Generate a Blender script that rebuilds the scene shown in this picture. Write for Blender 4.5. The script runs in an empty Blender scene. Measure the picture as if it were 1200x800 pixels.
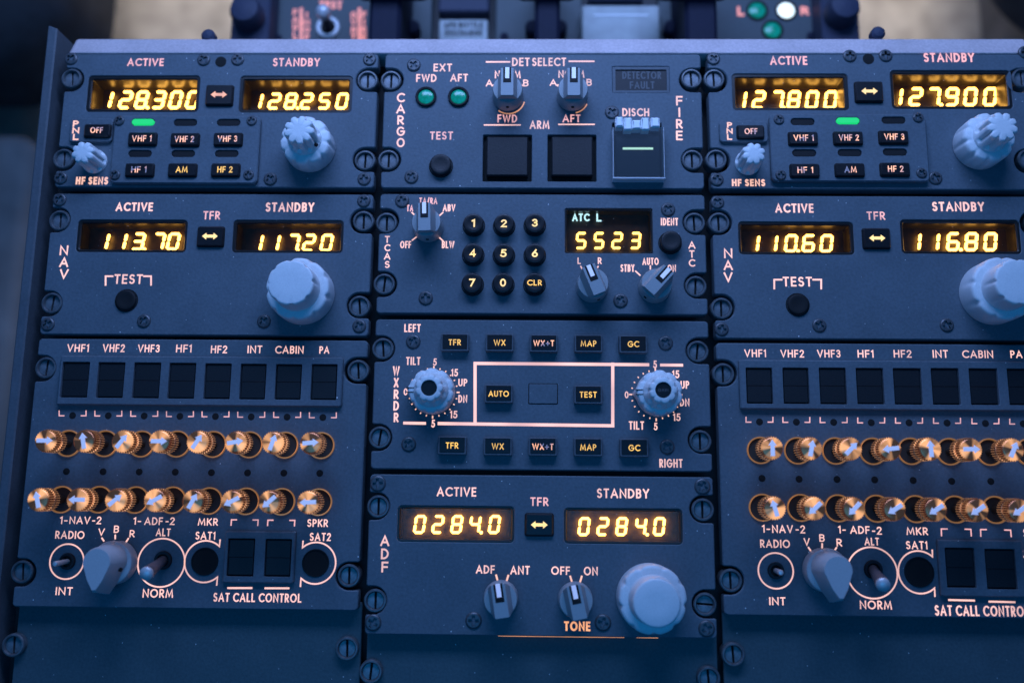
import bpy, bmesh, math, random
import numpy as np
from mathutils import Vector, Matrix
from mathutils.geometry import tessellate_polygon
random.seed(7)
C = bpy.context.scene.collection
MM = 0.001

# ------------------------------------------------------------------ camera
CAM = np.array([210.214, 186.221, -380.332])                 # millimetres, y down the pedestal, z into it
ROT = np.array([[0.99980733, -0.00932466, 0.01727303], [0.00623555, 0.9852596, 0.17095214], [-0.01861249, -0.1708115, 0.98512791]])
FPX = 1050.0
sc = bpy.context.scene
cam = bpy.data.cameras.new('camera'); cam_o = bpy.data.objects.new('camera', cam); C.objects.link(cam_o); sc.camera = cam_o
flip = lambda v: Vector((v[0], -v[1], -v[2]))
r, d, f = flip(ROT[0]), flip(ROT[1]), flip(ROT[2])
m = Matrix((( r.x, -d.x, -f.x, 0), (r.y, -d.y, -f.y, 0), (r.z, -d.z, -f.z, 0), (0, 0, 0, 1)))
cam_o.matrix_world = Matrix.Translation(flip(CAM) * MM) @ m
cam.sensor_width = 36; cam.lens = 36 * FPX / 1200; cam.clip_start = 0.01; cam.clip_end = 30
cam.dof.use_dof = True; cam.dof.focus_distance = 0.383; cam.dof.aperture_fstop = 3.8; cam.dof.aperture_blades = 7

# ------------------------------------------------------------------ world and lamps
w = bpy.data.worlds.new('World'); sc.world = w; w.use_nodes = True
bg = w.node_tree.nodes['Background']; bg.inputs[0].default_value = (0.02, 0.15, 0.50, 1); bg.inputs[1].default_value = 0.30
def lamp(name, loc, target, size, energy, col, size_y=None):
    l = bpy.data.lights.new(name, 'AREA'); l.energy = energy; l.color = col; l.size = size
    if size_y: l.shape = 'RECTANGLE'; l.size_y = size_y
    o = bpy.data.objects.new(name, l); C.objects.link(o); o.location = loc
    o.rotation_euler = (Vector(target) - Vector(loc)).to_track_quat('-Z', 'Y').to_euler()
    return o
lamp('flight_deck_lamp', (0.20, 0.27, 0.28), (0.20, -0.03, 0.0), 0.44, 3.15, (0.285, 0.46, 1.0), 0.15)
lamp('blue_lamp', (0.12, -0.45, 0.95), (0.2, -0.12, 0.0), 0.7, 2.2, (0.01, 0.36, 1.0)).data.specular_factor = 0.05
for q in (-0.05, 0.53):
    fl = lamp('floor_fill', (q, 0.50, -0.16), (q * 1.1 - 0.04, 0.24, -0.42), 0.10, 0.62, (1.0, 0.86, 0.72)); fl.data.spread = math.radians(110)  # unseen warm fill on each side, added to brighten the floor
sc.view_settings.view_transform = 'Standard'; sc.view_settings.look = 'None'; sc.view_settings.exposure = 0; sc.view_settings.gamma = 1
sc.cycles.use_denoising = True
sc.cycles.max_bounces = 8

# ------------------------------------------------------------------ materials
def mat(name):
    M = bpy.data.materials.new(name); M.use_nodes = True
    return M, M.node_tree, M.node_tree.nodes, M.node_tree.links, M.node_tree.nodes['Principled BSDF']
def plain(name, col, rough=0.5, metal=0.0, emis=None, es=0.0, vary=0.12, bump=0.0, scale=900, spec=0.5, coat=0.0):
    M, t, n, l, b = mat(name)
    b.inputs['Roughness'].default_value = rough; b.inputs['Metallic'].default_value = metal
    b.inputs['Specular IOR Level'].default_value = spec; b.inputs['Coat Weight'].default_value = coat
    tc = n.new('ShaderNodeTexCoord'); nz = n.new('ShaderNodeTexNoise'); nz.inputs['Scale'].default_value = scale; nz.inputs['Detail'].default_value = 4
    l.new(tc.outputs['Object'], nz.inputs['Vector'])
    mr = n.new('ShaderNodeMapRange'); mr.inputs[1].default_value = 0.3; mr.inputs[2].default_value = 0.7
    mr.inputs[3].default_value = 1 - vary; mr.inputs[4].default_value = 1 + vary
    l.new(nz.outputs['Fac'], mr.inputs[0])
    mx = n.new('ShaderNodeVectorMath'); mx.operation = 'SCALE'; mx.inputs[0].default_value = col
    l.new(mr.outputs[0], mx.inputs['Scale']); l.new(mx.outputs[0], b.inputs['Base Color'])
    if bump:
        bp = n.new('ShaderNodeBump'); bp.inputs['Strength'].default_value = bump; bp.inputs['Distance'].default_value = 0.0002
        l.new(nz.outputs['Fac'], bp.inputs['Height']); l.new(bp.outputs[0], b.inputs['Normal'])
    if emis:
        b.inputs['Emission Color'].default_value = (*emis, 1); b.inputs['Emission Strength'].default_value = es
    return M
def paint(name, col, rough, dust=True, spec=0.3):
    # matt powder-coat: fine grain, broad scuffs, a few pale dust specks
    M, t, n, l, b = mat(name); b.inputs['Specular IOR Level'].default_value = spec
    tc = n.new('ShaderNodeTexCoord')
    n1 = n.new('ShaderNodeTexNoise'); n1.inputs['Scale'].default_value = 850; n1.inputs['Detail'].default_value = 3
    n2 = n.new('ShaderNodeTexNoise'); n2.inputs['Scale'].default_value = 38; n2.inputs['Detail'].default_value = 6; n2.inputs['Roughness'].default_value = 0.65
    for q in (n1, n2): l.new(tc.outputs['Object'], q.inputs['Vector'])
    a = n.new('ShaderNodeMath'); a.operation = 'MULTIPLY_ADD'; a.inputs[1].default_value = 0.55; a.inputs[2].default_value = 0.72
    l.new(n1.outputs['Fac'], a.inputs[0])
    c = n.new('ShaderNodeMath'); c.operation = 'MULTIPLY_ADD'; c.inputs[1].default_value = 0.60; c.inputs[2].default_value = 0.70
    l.new(n2.outputs['Fac'], c.inputs[0])
    e = n.new('ShaderNodeMath'); e.operation = 'MULTIPLY'; l.new(a.outputs[0], e.inputs[0]); l.new(c.outputs[0], e.inputs[1])
    sv = n.new('ShaderNodeVectorMath'); sv.operation = 'SCALE'; sv.inputs[0].default_value = col; l.new(e.outputs[0], sv.inputs['Scale'])
    out = sv.outputs[0]
    if dust:
        masks = []
        for scl, thr, rr in ((150, 0.034, 0.35), (260, 0.055, 0.50), (60, 0.020, 0.25)):
            v = n.new('ShaderNodeTexVoronoi'); v.inputs['Scale'].default_value = scl; l.new(tc.outputs['Object'], v.inputs['Vector'])
            dn = n.new('ShaderNodeTexNoise'); dn.inputs['Scale'].default_value = 2200; l.new(tc.outputs['Object'], dn.inputs['Vector'])
            lt = n.new('ShaderNodeMath'); lt.operation = 'MULTIPLY_ADD'; lt.inputs[1].default_value = thr * 2.2; lt.inputs[2].default_value = -thr * 0.1
            l.new(dn.outputs['Fac'], lt.inputs[0])
            ls = n.new('ShaderNodeMath'); ls.operation = 'LESS_THAN'; l.new(v.outputs['Distance'], ls.inputs[0]); l.new(lt.outputs[0], ls.inputs[1])
            sx = n.new('ShaderNodeSeparateXYZ'); l.new(v.outputs['Color'], sx.inputs[0])
            g = n.new('ShaderNodeMath'); g.operation = 'GREATER_THAN'; g.inputs[1].default_value = rr; l.new(sx.outputs[0], g.inputs[0])
            p = n.new('ShaderNodeMath'); p.operation = 'MULTIPLY'; l.new(ls.outputs[0], p.inputs[0]); l.new(g.outputs[0], p.inputs[1])
            p2 = n.new('ShaderNodeMath'); p2.operation = 'MULTIPLY'; l.new(p.outputs[0], p2.inputs[0]); l.new(sx.outputs[1], p2.inputs[1])
            masks.append(p2.outputs[0])
        s = masks[0]
        for k in masks[1:]:
            ad = n.new('ShaderNodeMath'); ad.operation = 'MAXIMUM'; l.new(s, ad.inputs[0]); l.new(k, ad.inputs[1]); s = ad.outputs[0]
        mx = n.new('ShaderNodeMix'); mx.data_type = 'RGBA'; mx.inputs['B'].default_value = (0.85, 0.85, 0.85, 1)
        l.new(s, mx.inputs['Factor']); l.new(out, mx.inputs['A']); out = mx.outputs['Result']
    l.new(out, b.inputs['Base Color'])
    ra = n.new('ShaderNodeMath'); ra.operation = 'MULTIPLY_ADD'; ra.inputs[1].default_value = 0.25; ra.inputs[2].default_value = rough - 0.12
    l.new(n2.outputs['Fac'], ra.inputs[0]); l.new(ra.outputs[0], b.inputs['Roughness'])
    bp = n.new('ShaderNodeBump'); bp.inputs['Strength'].default_value = 0.5; bp.inputs['Distance'].default_value = 0.00015
    l.new(n1.outputs['Fac'], bp.inputs['Height']); l.new(bp.outputs[0], b.inputs['Normal'])
    return M
def glow(name, col, strength, unlit=(0.25, 0.21, 0.20), uneven=0.0, scale=160):
    # back-lit print; uneven > 0: the lamp behind it lights it in patches
    M, t, n, l, b = mat(name)
    b.inputs['Base Color'].default_value = (*unlit, 1); b.inputs['Roughness'].default_value = 0.6
    b.inputs['Emission Color'].default_value = (*col, 1); b.inputs['Emission Strength'].default_value = strength
    if uneven:
        tc = n.new('ShaderNodeTexCoord'); oi = n.new('ShaderNodeObjectInfo')
        ad = n.new('ShaderNodeVectorMath'); ad.operation = 'ADD'; l.new(tc.outputs['Object'], ad.inputs[0]); l.new(oi.outputs['Location'], ad.inputs[1])
        nz = n.new('ShaderNodeTexNoise'); nz.inputs['Scale'].default_value = scale; nz.inputs['Detail'].default_value = 1
        l.new(ad.outputs[0], nz.inputs['Vector'])
        mr = n.new('ShaderNodeMapRange'); mr.interpolation_type = 'SMOOTHSTEP'
        mr.inputs[1].default_value = 0.32; mr.inputs[2].default_value = 0.62; mr.inputs[3].default_value = strength * (1 - uneven); mr.inputs[4].default_value = strength * (1 + 0.3 * uneven)
        l.new(nz.outputs['Fac'], mr.inputs[0]); l.new(mr.outputs[0], b.inputs['Emission Strength'])
    return M
def clear(name, tint, refl, rough=0.03, body=None):
    M, t, n, l, b = mat(name)
    tr = n.new('ShaderNodeBsdfTransparent'); tr.inputs[0].default_value = (*tint, 1)
    gl = n.new('ShaderNodeBsdfGlossy'); gl.inputs['Roughness'].default_value = rough
    fr = n.new('ShaderNodeFresnel'); fr.inputs[0].default_value = 1.45
    ml = n.new('ShaderNodeMath'); ml.operation = 'MULTIPLY'; ml.inputs[1].default_value = refl; l.new(fr.outputs[0], ml.inputs[0])
    mx = n.new('ShaderNodeMixShader'); l.new(ml.outputs[0], mx.inputs[0]); l.new(tr.outputs[0], mx.inputs[1]); l.new(gl.outputs[0], mx.inputs[2])
    out = mx.outputs[0]
    if body:
        df = n.new('ShaderNodeBsdfDiffuse'); df.inputs[0].default_value = (0.95, 0.95, 0.97, 1)
        m2 = n.new('ShaderNodeMixShader'); m2.inputs[0].default_value = body; l.new(out, m2.inputs[1]); l.new(df.outputs[0], m2.inputs[2]); out = m2.outputs[0]
    n.remove(b); l.new(out, n['Material Output'].inputs['Surface'])
    return M
def dusty_glass(name):
    M = clear(name, (0.97, 0.95, 0.92), 0.8, 0.05); n, l = M.node_tree.nodes, M.node_tree.links
    src = n['Material Output'].inputs['Surface'].links[0].from_socket
    tc = n.new('ShaderNodeTexCoord'); v = n.new('ShaderNodeTexVoronoi'); v.inputs['Scale'].default_value = 420; l.new(tc.outputs['Object'], v.inputs['Vector'])
    sx = n.new('ShaderNodeSeparateXYZ'); l.new(v.outputs['Color'], sx.inputs[0])
    th = n.new('ShaderNodeMath'); th.operation = 'MULTIPLY'; th.inputs[1].default_value = 0.085; l.new(sx.outputs[0], th.inputs[0])
    ls = n.new('ShaderNodeMath'); ls.operation = 'LESS_THAN'; l.new(v.outputs['Distance'], ls.inputs[0]); l.new(th.outputs[0], ls.inputs[1])
    g = n.new('ShaderNodeMath'); g.operation = 'MULTIPLY'; g.inputs[1].default_value = 0.55; l.new(ls.outputs[0], g.inputs[0])
    df = n.new('ShaderNodeBsdfTranslucent'); df.inputs[0].default_value = (0.7, 0.7, 0.7, 1)
    d2 = n.new('ShaderNodeBsdfDiffuse'); d2.inputs[0].default_value = (0.7, 0.7, 0.7, 1)
    ad = n.new('ShaderNodeMixShader'); ad.inputs[0].default_value = 0.5; l.new(df.outputs[0], ad.inputs[1]); l.new(d2.outputs[0], ad.inputs[2])
    mx = n.new('ShaderNodeMixShader'); l.new(g.outputs[0], mx.inputs[0]); l.new(src, mx.inputs[1]); l.new(ad.outputs[0], mx.inputs[2])
    l.new(mx.outputs[0], n['Material Output'].inputs['Surface'])
    return M
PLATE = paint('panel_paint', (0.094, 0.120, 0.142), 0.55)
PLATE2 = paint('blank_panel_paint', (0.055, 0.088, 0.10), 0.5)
TRIM = paint('pedestal_trim_paint', (0.53, 0.43, 0.43), 0.36, dust=False)
BODY = plain('pedestal_shell', (0.012, 0.012, 0.014), 0.6)
SIDE = paint('pedestal_side_paint', (0.085, 0.10, 0.115), 0.5, dust=False)
METAL = plain('fastener_metal', (0.105, 0.115, 0.125), 0.40, 0.25, vary=0.3, scale=400, bump=0.1)
SLOT = plain('fastener_disc', (0.15, 0.165, 0.18), 0.40, 0.35, vary=0.35, scale=500, bump=0.1)
SCREW = plain('screw_metal', (0.075, 0.08, 0.088), 0.4, 0.3, vary=0.2, bump=0.1)
BLACK = plain('black_plastic', (0.008, 0.008, 0.010), 0.38, spec=0.4, vary=0.25, bump=0.15)
MATTE = plain('matt_black', (0.007, 0.007, 0.008), 0.7, spec=0.3)
CAPS = plain('switch_cap_black', (0.011, 0.011, 0.013), 0.5, spec=0.35, vary=0.3, bump=0.3, scale=1500)
HOLE = plain('dark_recess', (0.003, 0.003, 0.003), 0.9)
KNOB = plain('grey_knob_plastic', (0.66, 0.675, 0.68), 0.48, vary=0.06, bump=0.12, scale=1800)
KNOBM = plain('pointer_knob_plastic', (0.40, 0.41, 0.42), 0.45, vary=0.06, bump=0.12, scale=1800)
KNOBD = plain('mid_grey_knob_plastic', (0.30, 0.32, 0.33), 0.45, vary=0.06, bump=0.12, scale=1800)
WHITE = plain('white_paint', (0.86, 0.86, 0.86), 0.5, vary=0.05)
BATM = plain('toggle_bat_metal', (0.16, 0.15, 0.17), 0.35, 0.6, vary=0.15)
PALE = glow('lit_pointer_white', (0.58, 0.60, 1.0), 0.33, unlit=(0.8, 0.8, 0.8))
CHROME = plain('chrome', (0.62, 0.60, 0.60), 0.42, 0.45, vary=0.1)
BEZEL = plain('window_bezel', (0.012, 0.011, 0.011), 0.35, vary=0.2)
DEEP = plain('deep_window_back', (0.026, 0.014, 0.004), 0.45, vary=0.5, scale=320, bump=0.4)
BACK = plain('window_back', (0.085, 0.055, 0.004), 0.45, vary=0.5, scale=320, bump=0.4)
BOX = plain('window_box', (0.030, 0.024, 0.005), 0.30, vary=0.5, scale=320, bump=0.4)
GLASS = dusty_glass('window_glass')
ACRYL = clear('clear_acrylic', (0.93, 0.95, 0.97), 1.6, 0.04, body=0.035)
ACRYLE = clear('clear_acrylic_edge', (0.80, 0.84, 0.92), 1.3, 0.15, body=0.5)
ACRYLH = clear('clear_acrylic_hinge', (0.8, 0.82, 0.9), 2.0, 0.12, body=0.9)
PINK = glow('legend_pink', (1.0, 0.55, 0.47), 1.12, uneven=0.3, scale=45)
REDL = glow('legend_red_orange', (1.0, 0.30, 0.20), 0.85, uneven=0.2)
ROSE = glow('legend_rose', (1.0, 0.43, 0.40), 1.0, uneven=0.2)
PINKD = glow('legend_pink_dim', (1.0, 0.48, 0.46), 0.88, uneven=0.3)
PEACH = glow('legend_peach', (1.0, 0.53, 0.38), 1.1, uneven=0.12)
ORANGE = glow('legend_orange', (1.0, 0.42, 0.16), 1.1, uneven=0.3)
AMBER = glow('key_legend_amber', (1.0, 0.56, 0.06), 1.2, unlit=(0.2, 0.17, 0.12), uneven=0.3)
AMBERU = glow('key_legend_uneven', (1.0, 0.40, 0.05), 1.15, unlit=(0.42, 0.42, 0.44), uneven=0.94, scale=240)
YELLOW = glow('keypad_legend', (1.0, 0.69, 0.19), 1.3, uneven=0.15)
DIGIT = glow('digit_glow', (1.0, 0.49, 0.080), 8.5)
DIGITD = glow('digit_glow_soft', (1.0, 0.57, 0.10), 4.2)
GHOST = glow('unlit_segment', (1.0, 0.5, 0.05), 0.05)
ICE = glow('annunciator_white', (0.52, 0.90, 1.0), 1.25)
GREEN = glow('green_lit_bar', (0.01, 0.72, 0.19), 0.95, unlit=(0.02, 0.08, 0.04))
MINT = glow('mint_reflection', (0.55, 0.95, 0.72), 1.05)
LEAK = glow('edge_light_leak', (1.0, 0.42, 0.14), 0.8, uneven=0.5, scale=90)
GHOSTT = glow('unlit_legend', (0.3, 0.4, 0.6), 0.0, unlit=(0.085, 0.088, 0.095))
GREENL = plain('green_lens', (0.01, 0.16, 0.12), 0.12, emis=(0.0, 0.42, 0.27), es=0.32, vary=0.7, scale=600, bump=0.8)
WHITEL = plain('white_lit_lens', (0.8, 0.8, 0.8), 0.2, emis=(0.85, 1.0, 0.92), es=1.3, vary=0.2)
GREYP = paint('fire_panel_paint', (0.075, 0.09, 0.095), 0.55, dust=False)
NAVY = plain('handle_plastic', (0.012, 0.014, 0.03), 0.6, spec=0.12, vary=0.15)
NAVYB = plain('bracket_plastic', (0.040, 0.045, 0.075), 0.55, spec=0.2, vary=0.15)
PLATEW = plain('pale_plate', (0.31, 0.33, 0.32), 0.45, vary=0.14, scale=120)
CARPET = plain('floor_carpet', (0.36, 0.335, 0.29), 0.95, vary=0.25, scale=40)
SEATM = plain('seat_fabric', (0.022, 0.024, 0.028), 0.85, vary=0.4, scale=60)
SEATG = plain('seat_shell', (0.17, 0.165, 0.16), 0.8, vary=0.35, scale=18)
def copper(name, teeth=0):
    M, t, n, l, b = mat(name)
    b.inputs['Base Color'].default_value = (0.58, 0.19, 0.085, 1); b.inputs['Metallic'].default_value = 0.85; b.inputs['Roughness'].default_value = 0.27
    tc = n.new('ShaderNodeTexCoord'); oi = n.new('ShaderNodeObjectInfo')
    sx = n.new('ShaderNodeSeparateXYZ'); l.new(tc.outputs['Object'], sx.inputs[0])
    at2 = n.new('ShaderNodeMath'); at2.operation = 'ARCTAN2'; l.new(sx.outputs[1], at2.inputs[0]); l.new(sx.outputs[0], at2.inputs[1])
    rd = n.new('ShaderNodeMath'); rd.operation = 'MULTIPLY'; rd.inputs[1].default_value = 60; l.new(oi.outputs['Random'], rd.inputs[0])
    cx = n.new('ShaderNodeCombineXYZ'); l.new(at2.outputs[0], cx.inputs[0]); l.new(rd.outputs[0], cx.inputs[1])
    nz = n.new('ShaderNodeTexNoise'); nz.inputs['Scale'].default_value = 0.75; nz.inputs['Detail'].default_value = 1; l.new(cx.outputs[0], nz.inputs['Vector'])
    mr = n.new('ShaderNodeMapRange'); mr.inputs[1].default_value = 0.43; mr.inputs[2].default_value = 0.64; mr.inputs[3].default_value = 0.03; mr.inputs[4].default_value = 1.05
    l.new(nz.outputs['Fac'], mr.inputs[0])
    if teeth:      # glow painted along the knurl teeth
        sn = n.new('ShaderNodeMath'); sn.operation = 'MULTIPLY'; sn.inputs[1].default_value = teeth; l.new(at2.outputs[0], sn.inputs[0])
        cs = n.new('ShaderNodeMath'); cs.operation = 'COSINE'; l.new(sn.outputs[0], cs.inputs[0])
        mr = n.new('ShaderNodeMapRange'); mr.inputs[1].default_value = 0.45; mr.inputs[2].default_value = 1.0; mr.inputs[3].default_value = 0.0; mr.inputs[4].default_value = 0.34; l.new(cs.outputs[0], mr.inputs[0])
    b.inputs['Emission Color'].default_value = (1.0, 0.48, 0.22, 1); l.new(mr.outputs[0], b.inputs['Emission Strength'])   # clear knob lit from its foot; gold highlight sectors painted in as glow
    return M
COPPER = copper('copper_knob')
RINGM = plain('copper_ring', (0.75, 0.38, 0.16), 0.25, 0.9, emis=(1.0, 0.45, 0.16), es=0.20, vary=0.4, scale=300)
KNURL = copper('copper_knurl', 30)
SOCKET = plain('knob_socket', (0.02, 0.015, 0.01), 0.6, emis=(1.0, 0.45, 0.15), es=0.0)

# ------------------------------------------------------------------ layout: where a spot of the panel lies, in millimetres
def at(px, py, z=0.0):
    dv = ROT.T @ np.array([(px - 600) / FPX, (py - 400) / FPX, 1.0]); t = (-z - CAM[2]) / dv[2]; X = CAM + t * dv
    return float(X[0]), float(-X[1])
def survey(x0, y0, s):
    return lambda u, v, z=0.0: at(x0 + u * s, y0 + v * s, z)

# ------------------------------------------------------------------ mesh helpers (millimetres)
class MB:
    def __init__(s): s.v = []; s.f = []; s.m = []
    def add(s, vs, fs, mi=0):
        b = len(s.v); s.v += [tuple(p) for p in vs]; s.f += [tuple(i + b for i in q) for q in fs]; s.m += [mi] * len(fs); return s
    def prism(s, outline, z0, z1, ch=0.0, holes=(), mi=0, bottom=False, hch=0.0, wall=None):
        loops = [ccw(outline)] + [ccw(h)[::-1] for h in holes]
        tops = []
        for k, L in enumerate(loops):
            c = ch if k == 0 else hch
            I = inset(L, c) if c else L
            n = len(L); lv = [(x, y, z0) for x, y in L] + [(x, y, z1 - c) for x, y in L] + ([(x, y, z1) for x, y in I] if c else [])
            fs = [(i, (i + 1) % n, n + (i + 1) % n, n + i) for i in range(n)]
            if c: fs += [(n + i, n + (i + 1) % n, 2 * n + (i + 1) % n, 2 * n + i) for i in range(n)]
            s.add(lv, fs, mi if (k == 0 or wall is None) else wall); tops.append(I)
        for z, LL, rev in ((z1, tops, False),) + (((z0, loops, True),) if bottom else ()):
            fl = [p for L in LL for p in L]
            if len(LL) == 1 and convexish(LL[0]): tr = [tuple(range(len(fl)))]
            else: tr = [tuple(q) for q in tessellate_polygon([[Vector((x, y, 0)) for x, y in L] for L in LL])]
            out = []
            for q in tr:
                a = sum(fl[q[i]][0] * fl[q[(i + 1) % len(q)]][1] - fl[q[(i + 1) % len(q)]][0] * fl[q[i]][1] for i in range(len(q)))
                if (a < 0) != rev: q = q[::-1]
                out.append(q)
            s.add([(x, y, z) for x, y in fl], out, mi)
        return s
    def box(s, x0, x1, y0, y1, z0, z1, ch=0.0, r=0.0, mi=0, bottom=True):
        return s.prism(rrect(x0, x1, y0, y1, r), z0, z1, ch, mi=mi, bottom=bottom)
    def lathe(s, prof, n=48, cx=0, cy=0, mod=None, mi=0, cap=True, mids=None):
        vs = []; fs = []; ms = []
        for k, (r, z) in enumerate(prof):
            for i in range(n):
                a = 2 * math.pi * i / n; q = r * (mod(a, k) if mod else 1)
                vs.append((cx + q * math.cos(a), cy + q * math.sin(a), z))
        for k in range(len(prof) - 1):
            for i in range(n):
                fs.append((k * n + i, k * n + (i + 1) % n, (k + 1) * n + (i + 1) % n, (k + 1) * n + i)); ms.append(mids[k] if mids else mi)
        if cap: fs.append(tuple(range((len(prof) - 1) * n, len(prof) * n))); ms.append(mids[-1] if mids else mi)
        b = len(s.v); s.v += vs; s.f += [tuple(i + b for i in q) for q in fs]; s.m += ms
        return s
    def tube(s, path, radii, n=16, mi=0):
        vs = []; fs = []
        P = [Vector(p) for p in path]
        for k, p in enumerate(P):
            d = (P[min(k + 1, len(P) - 1)] - P[max(k - 1, 0)]).normalized(); a = d.orthogonal().normalized(); b2 = d.cross(a)
            a = (Vector((1, 0, 0)) - d * d.x).normalized() if abs(d.x) < 0.9 else (Vector((0, 1, 0)) - d * d.y).normalized(); b2 = d.cross(a)
            for i in range(n):
                t = 2 * math.pi * i / n; vs.append(tuple(p + (a * math.cos(t) + b2 * math.sin(t)) * radii[k]))
        for k in range(len(P) - 1):
            for i in range(n): fs.append((k * n + i, k * n + (i + 1) % n, (k + 1) * n + (i + 1) % n, (k + 1) * n + i))
        fs.append(tuple(range((len(P) - 1) * n, len(P) * n)))
        return s.add(vs, fs, mi)
    def stroke(s, pts, wd, z, mi=0, closed=False, cap=True):
        P = [Vector(p) for p in pts]
        Q = []
        for p in P:
            if not Q or (p - Q[-1]).length > 1e-6: Q.append(p)
        P = Q; n = len(P); h = wd / 2
        if n < 2: return s
        if cap and not closed:
            P[0] = P[0] - (P[1] - P[0]).normalized() * h * 0.98; P[-1] = P[-1] + (P[-1] - P[-2]).normalized() * h * 0.98
        L = []; Rr = []
        for i in range(n):
            a = P[i] - P[i - 1] if (i or closed) else None; b = P[(i + 1) % n] - P[i] if (i < n - 1 or closed) else None
            a = (a or b).normalized(); b = (b or a).normalized()
            na = Vector((-a.y, a.x)); nb = Vector((-b.y, b.x)); mm = na + nb
            mm = na if mm.length < 1e-4 else mm.normalized()
            k = min(1 / max(mm.dot(na), 0.35), 1.9)
            L.append(P[i] + mm * h * k); Rr.append(P[i] - mm * h * k)
        vs = [(p.x, p.y, z) for p in L] + [(p.x, p.y, z) for p in Rr]
        fs = [(n + i, n + (i + 1) % n, (i + 1) % n, i) for i in range(n if closed else n - 1)]
        return s.add(vs, fs, mi)
    def data(s, name, mats, o=(0, 0, 0), smooth=35):
        me = bpy.data.meshes.new(name)
        me.from_pydata([((x - o[0]) * MM, (y - o[1]) * MM, (z - o[2]) * MM) for x, y, z in s.v], [], s.f)
        for M in (mats if isinstance(mats, (list, tuple)) else [mats]): me.materials.append(M)
        me.polygons.foreach_set('material_index', s.m)
        me.update()
        if smooth: me.polygons.foreach_set('use_smooth', [True] * len(me.polygons)); me.set_sharp_from_angle(angle=math.radians(smooth))
        return me
def ccw(L):
    a = sum(L[i][0] * L[(i + 1) % len(L)][1] - L[(i + 1) % len(L)][0] * L[i][1] for i in range(len(L)))
    return list(L) if a > 0 else list(L)[::-1]
def convexish(L):
    n = len(L)
    for i in range(n):
        a, b, c = L[i - 1], L[i], L[(i + 1) % n]
        if (b[0] - a[0]) * (c[1] - b[1]) - (b[1] - a[1]) * (c[0] - b[0]) < -1e-9: return False
    return True
def inset(L, d):
    out = []; n = len(L)
    for i in range(n):
        p = Vector(L[i]); a = (p - Vector(L[i - 1])).normalized(); b = (Vector(L[(i + 1) % n]) - p).normalized()
        na = Vector((-a.y, a.x)); nb = Vector((-b.y, b.x)); mm = (na + nb); mm = na if mm.length < 1e-5 else mm.normalized()
        q = p + mm * d * min(1 / max(mm.dot(na), 0.4), 2); out.append((q.x, q.y))
    return out
def rrect(x0, x1, y0, y1, r=0.0, n=5):
    if r <= 0: return [(x0, y0), (x1, y0), (x1, y1), (x0, y1)]
    r = min(r, (x1 - x0) / 2 - 1e-4, (y1 - y0) / 2 - 1e-4)
    L = []
    for cx, cy, a0 in ((x1 - r, y0 + r, -90), (x1 - r, y1 - r, 0), (x0 + r, y1 - r, 90), (x0 + r, y0 + r, 180)):
        for i in range(n + 1):
            a = math.radians(a0 + 90 * i / n); L.append((cx + r * math.cos(a), cy + r * math.sin(a)))
    return L
def circle(cx, cy, r, n=32): return [(cx + r * math.cos(2 * math.pi * i / n), cy + r * math.sin(2 * math.pi * i / n)) for i in range(n)]
def arc(cx, cy, rx, ry, a0, a1, n=10): return [(cx + rx * math.cos(math.radians(a0 + (a1 - a0) * i / n)), cy + ry * math.sin(math.radians(a0 + (a1 - a0) * i / n))) for i in range(n + 1)]

# ------------------------------------------------------------------ objects
ORG = {}
def thing(name, o, label, cat, group=None):
    e = bpy.data.objects.new(name, None); C.objects.link(e); e.location = Vector(o) * MM; e.empty_display_size = 0.01
    e['label'] = label; e['category'] = cat
    if group: e['group'] = group
    ORG[e.name] = Vector(o); return e
def put(name, me, o, parent, rot=0.0, label=None):
    # o: place of the part's own origin, in millimetres of the scene
    ob = bpy.data.objects.new(name, me); C.objects.link(ob); ob.parent = parent
    p = Vector(o) - ORG[parent.name]
    if parent.rotation_euler.z: p = Matrix.Rotation(-parent.rotation_euler.z, 3, 'Z') @ p
    ob.location = p * MM; ob.rotation_euler.z = rot; ORG[ob.name] = Vector(o)
    if label: ob['label'] = label
    return ob
def part(name, mb, mats, o, parent, rot=0.0, label=None, smooth=35): return put(name, mb.data(name, mats, o, smooth), o, parent, rot, label)
CACHE = {}
def cached(key, fn):
    if key not in CACHE: CACHE[key] = fn()
    return CACHE[key]

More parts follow.
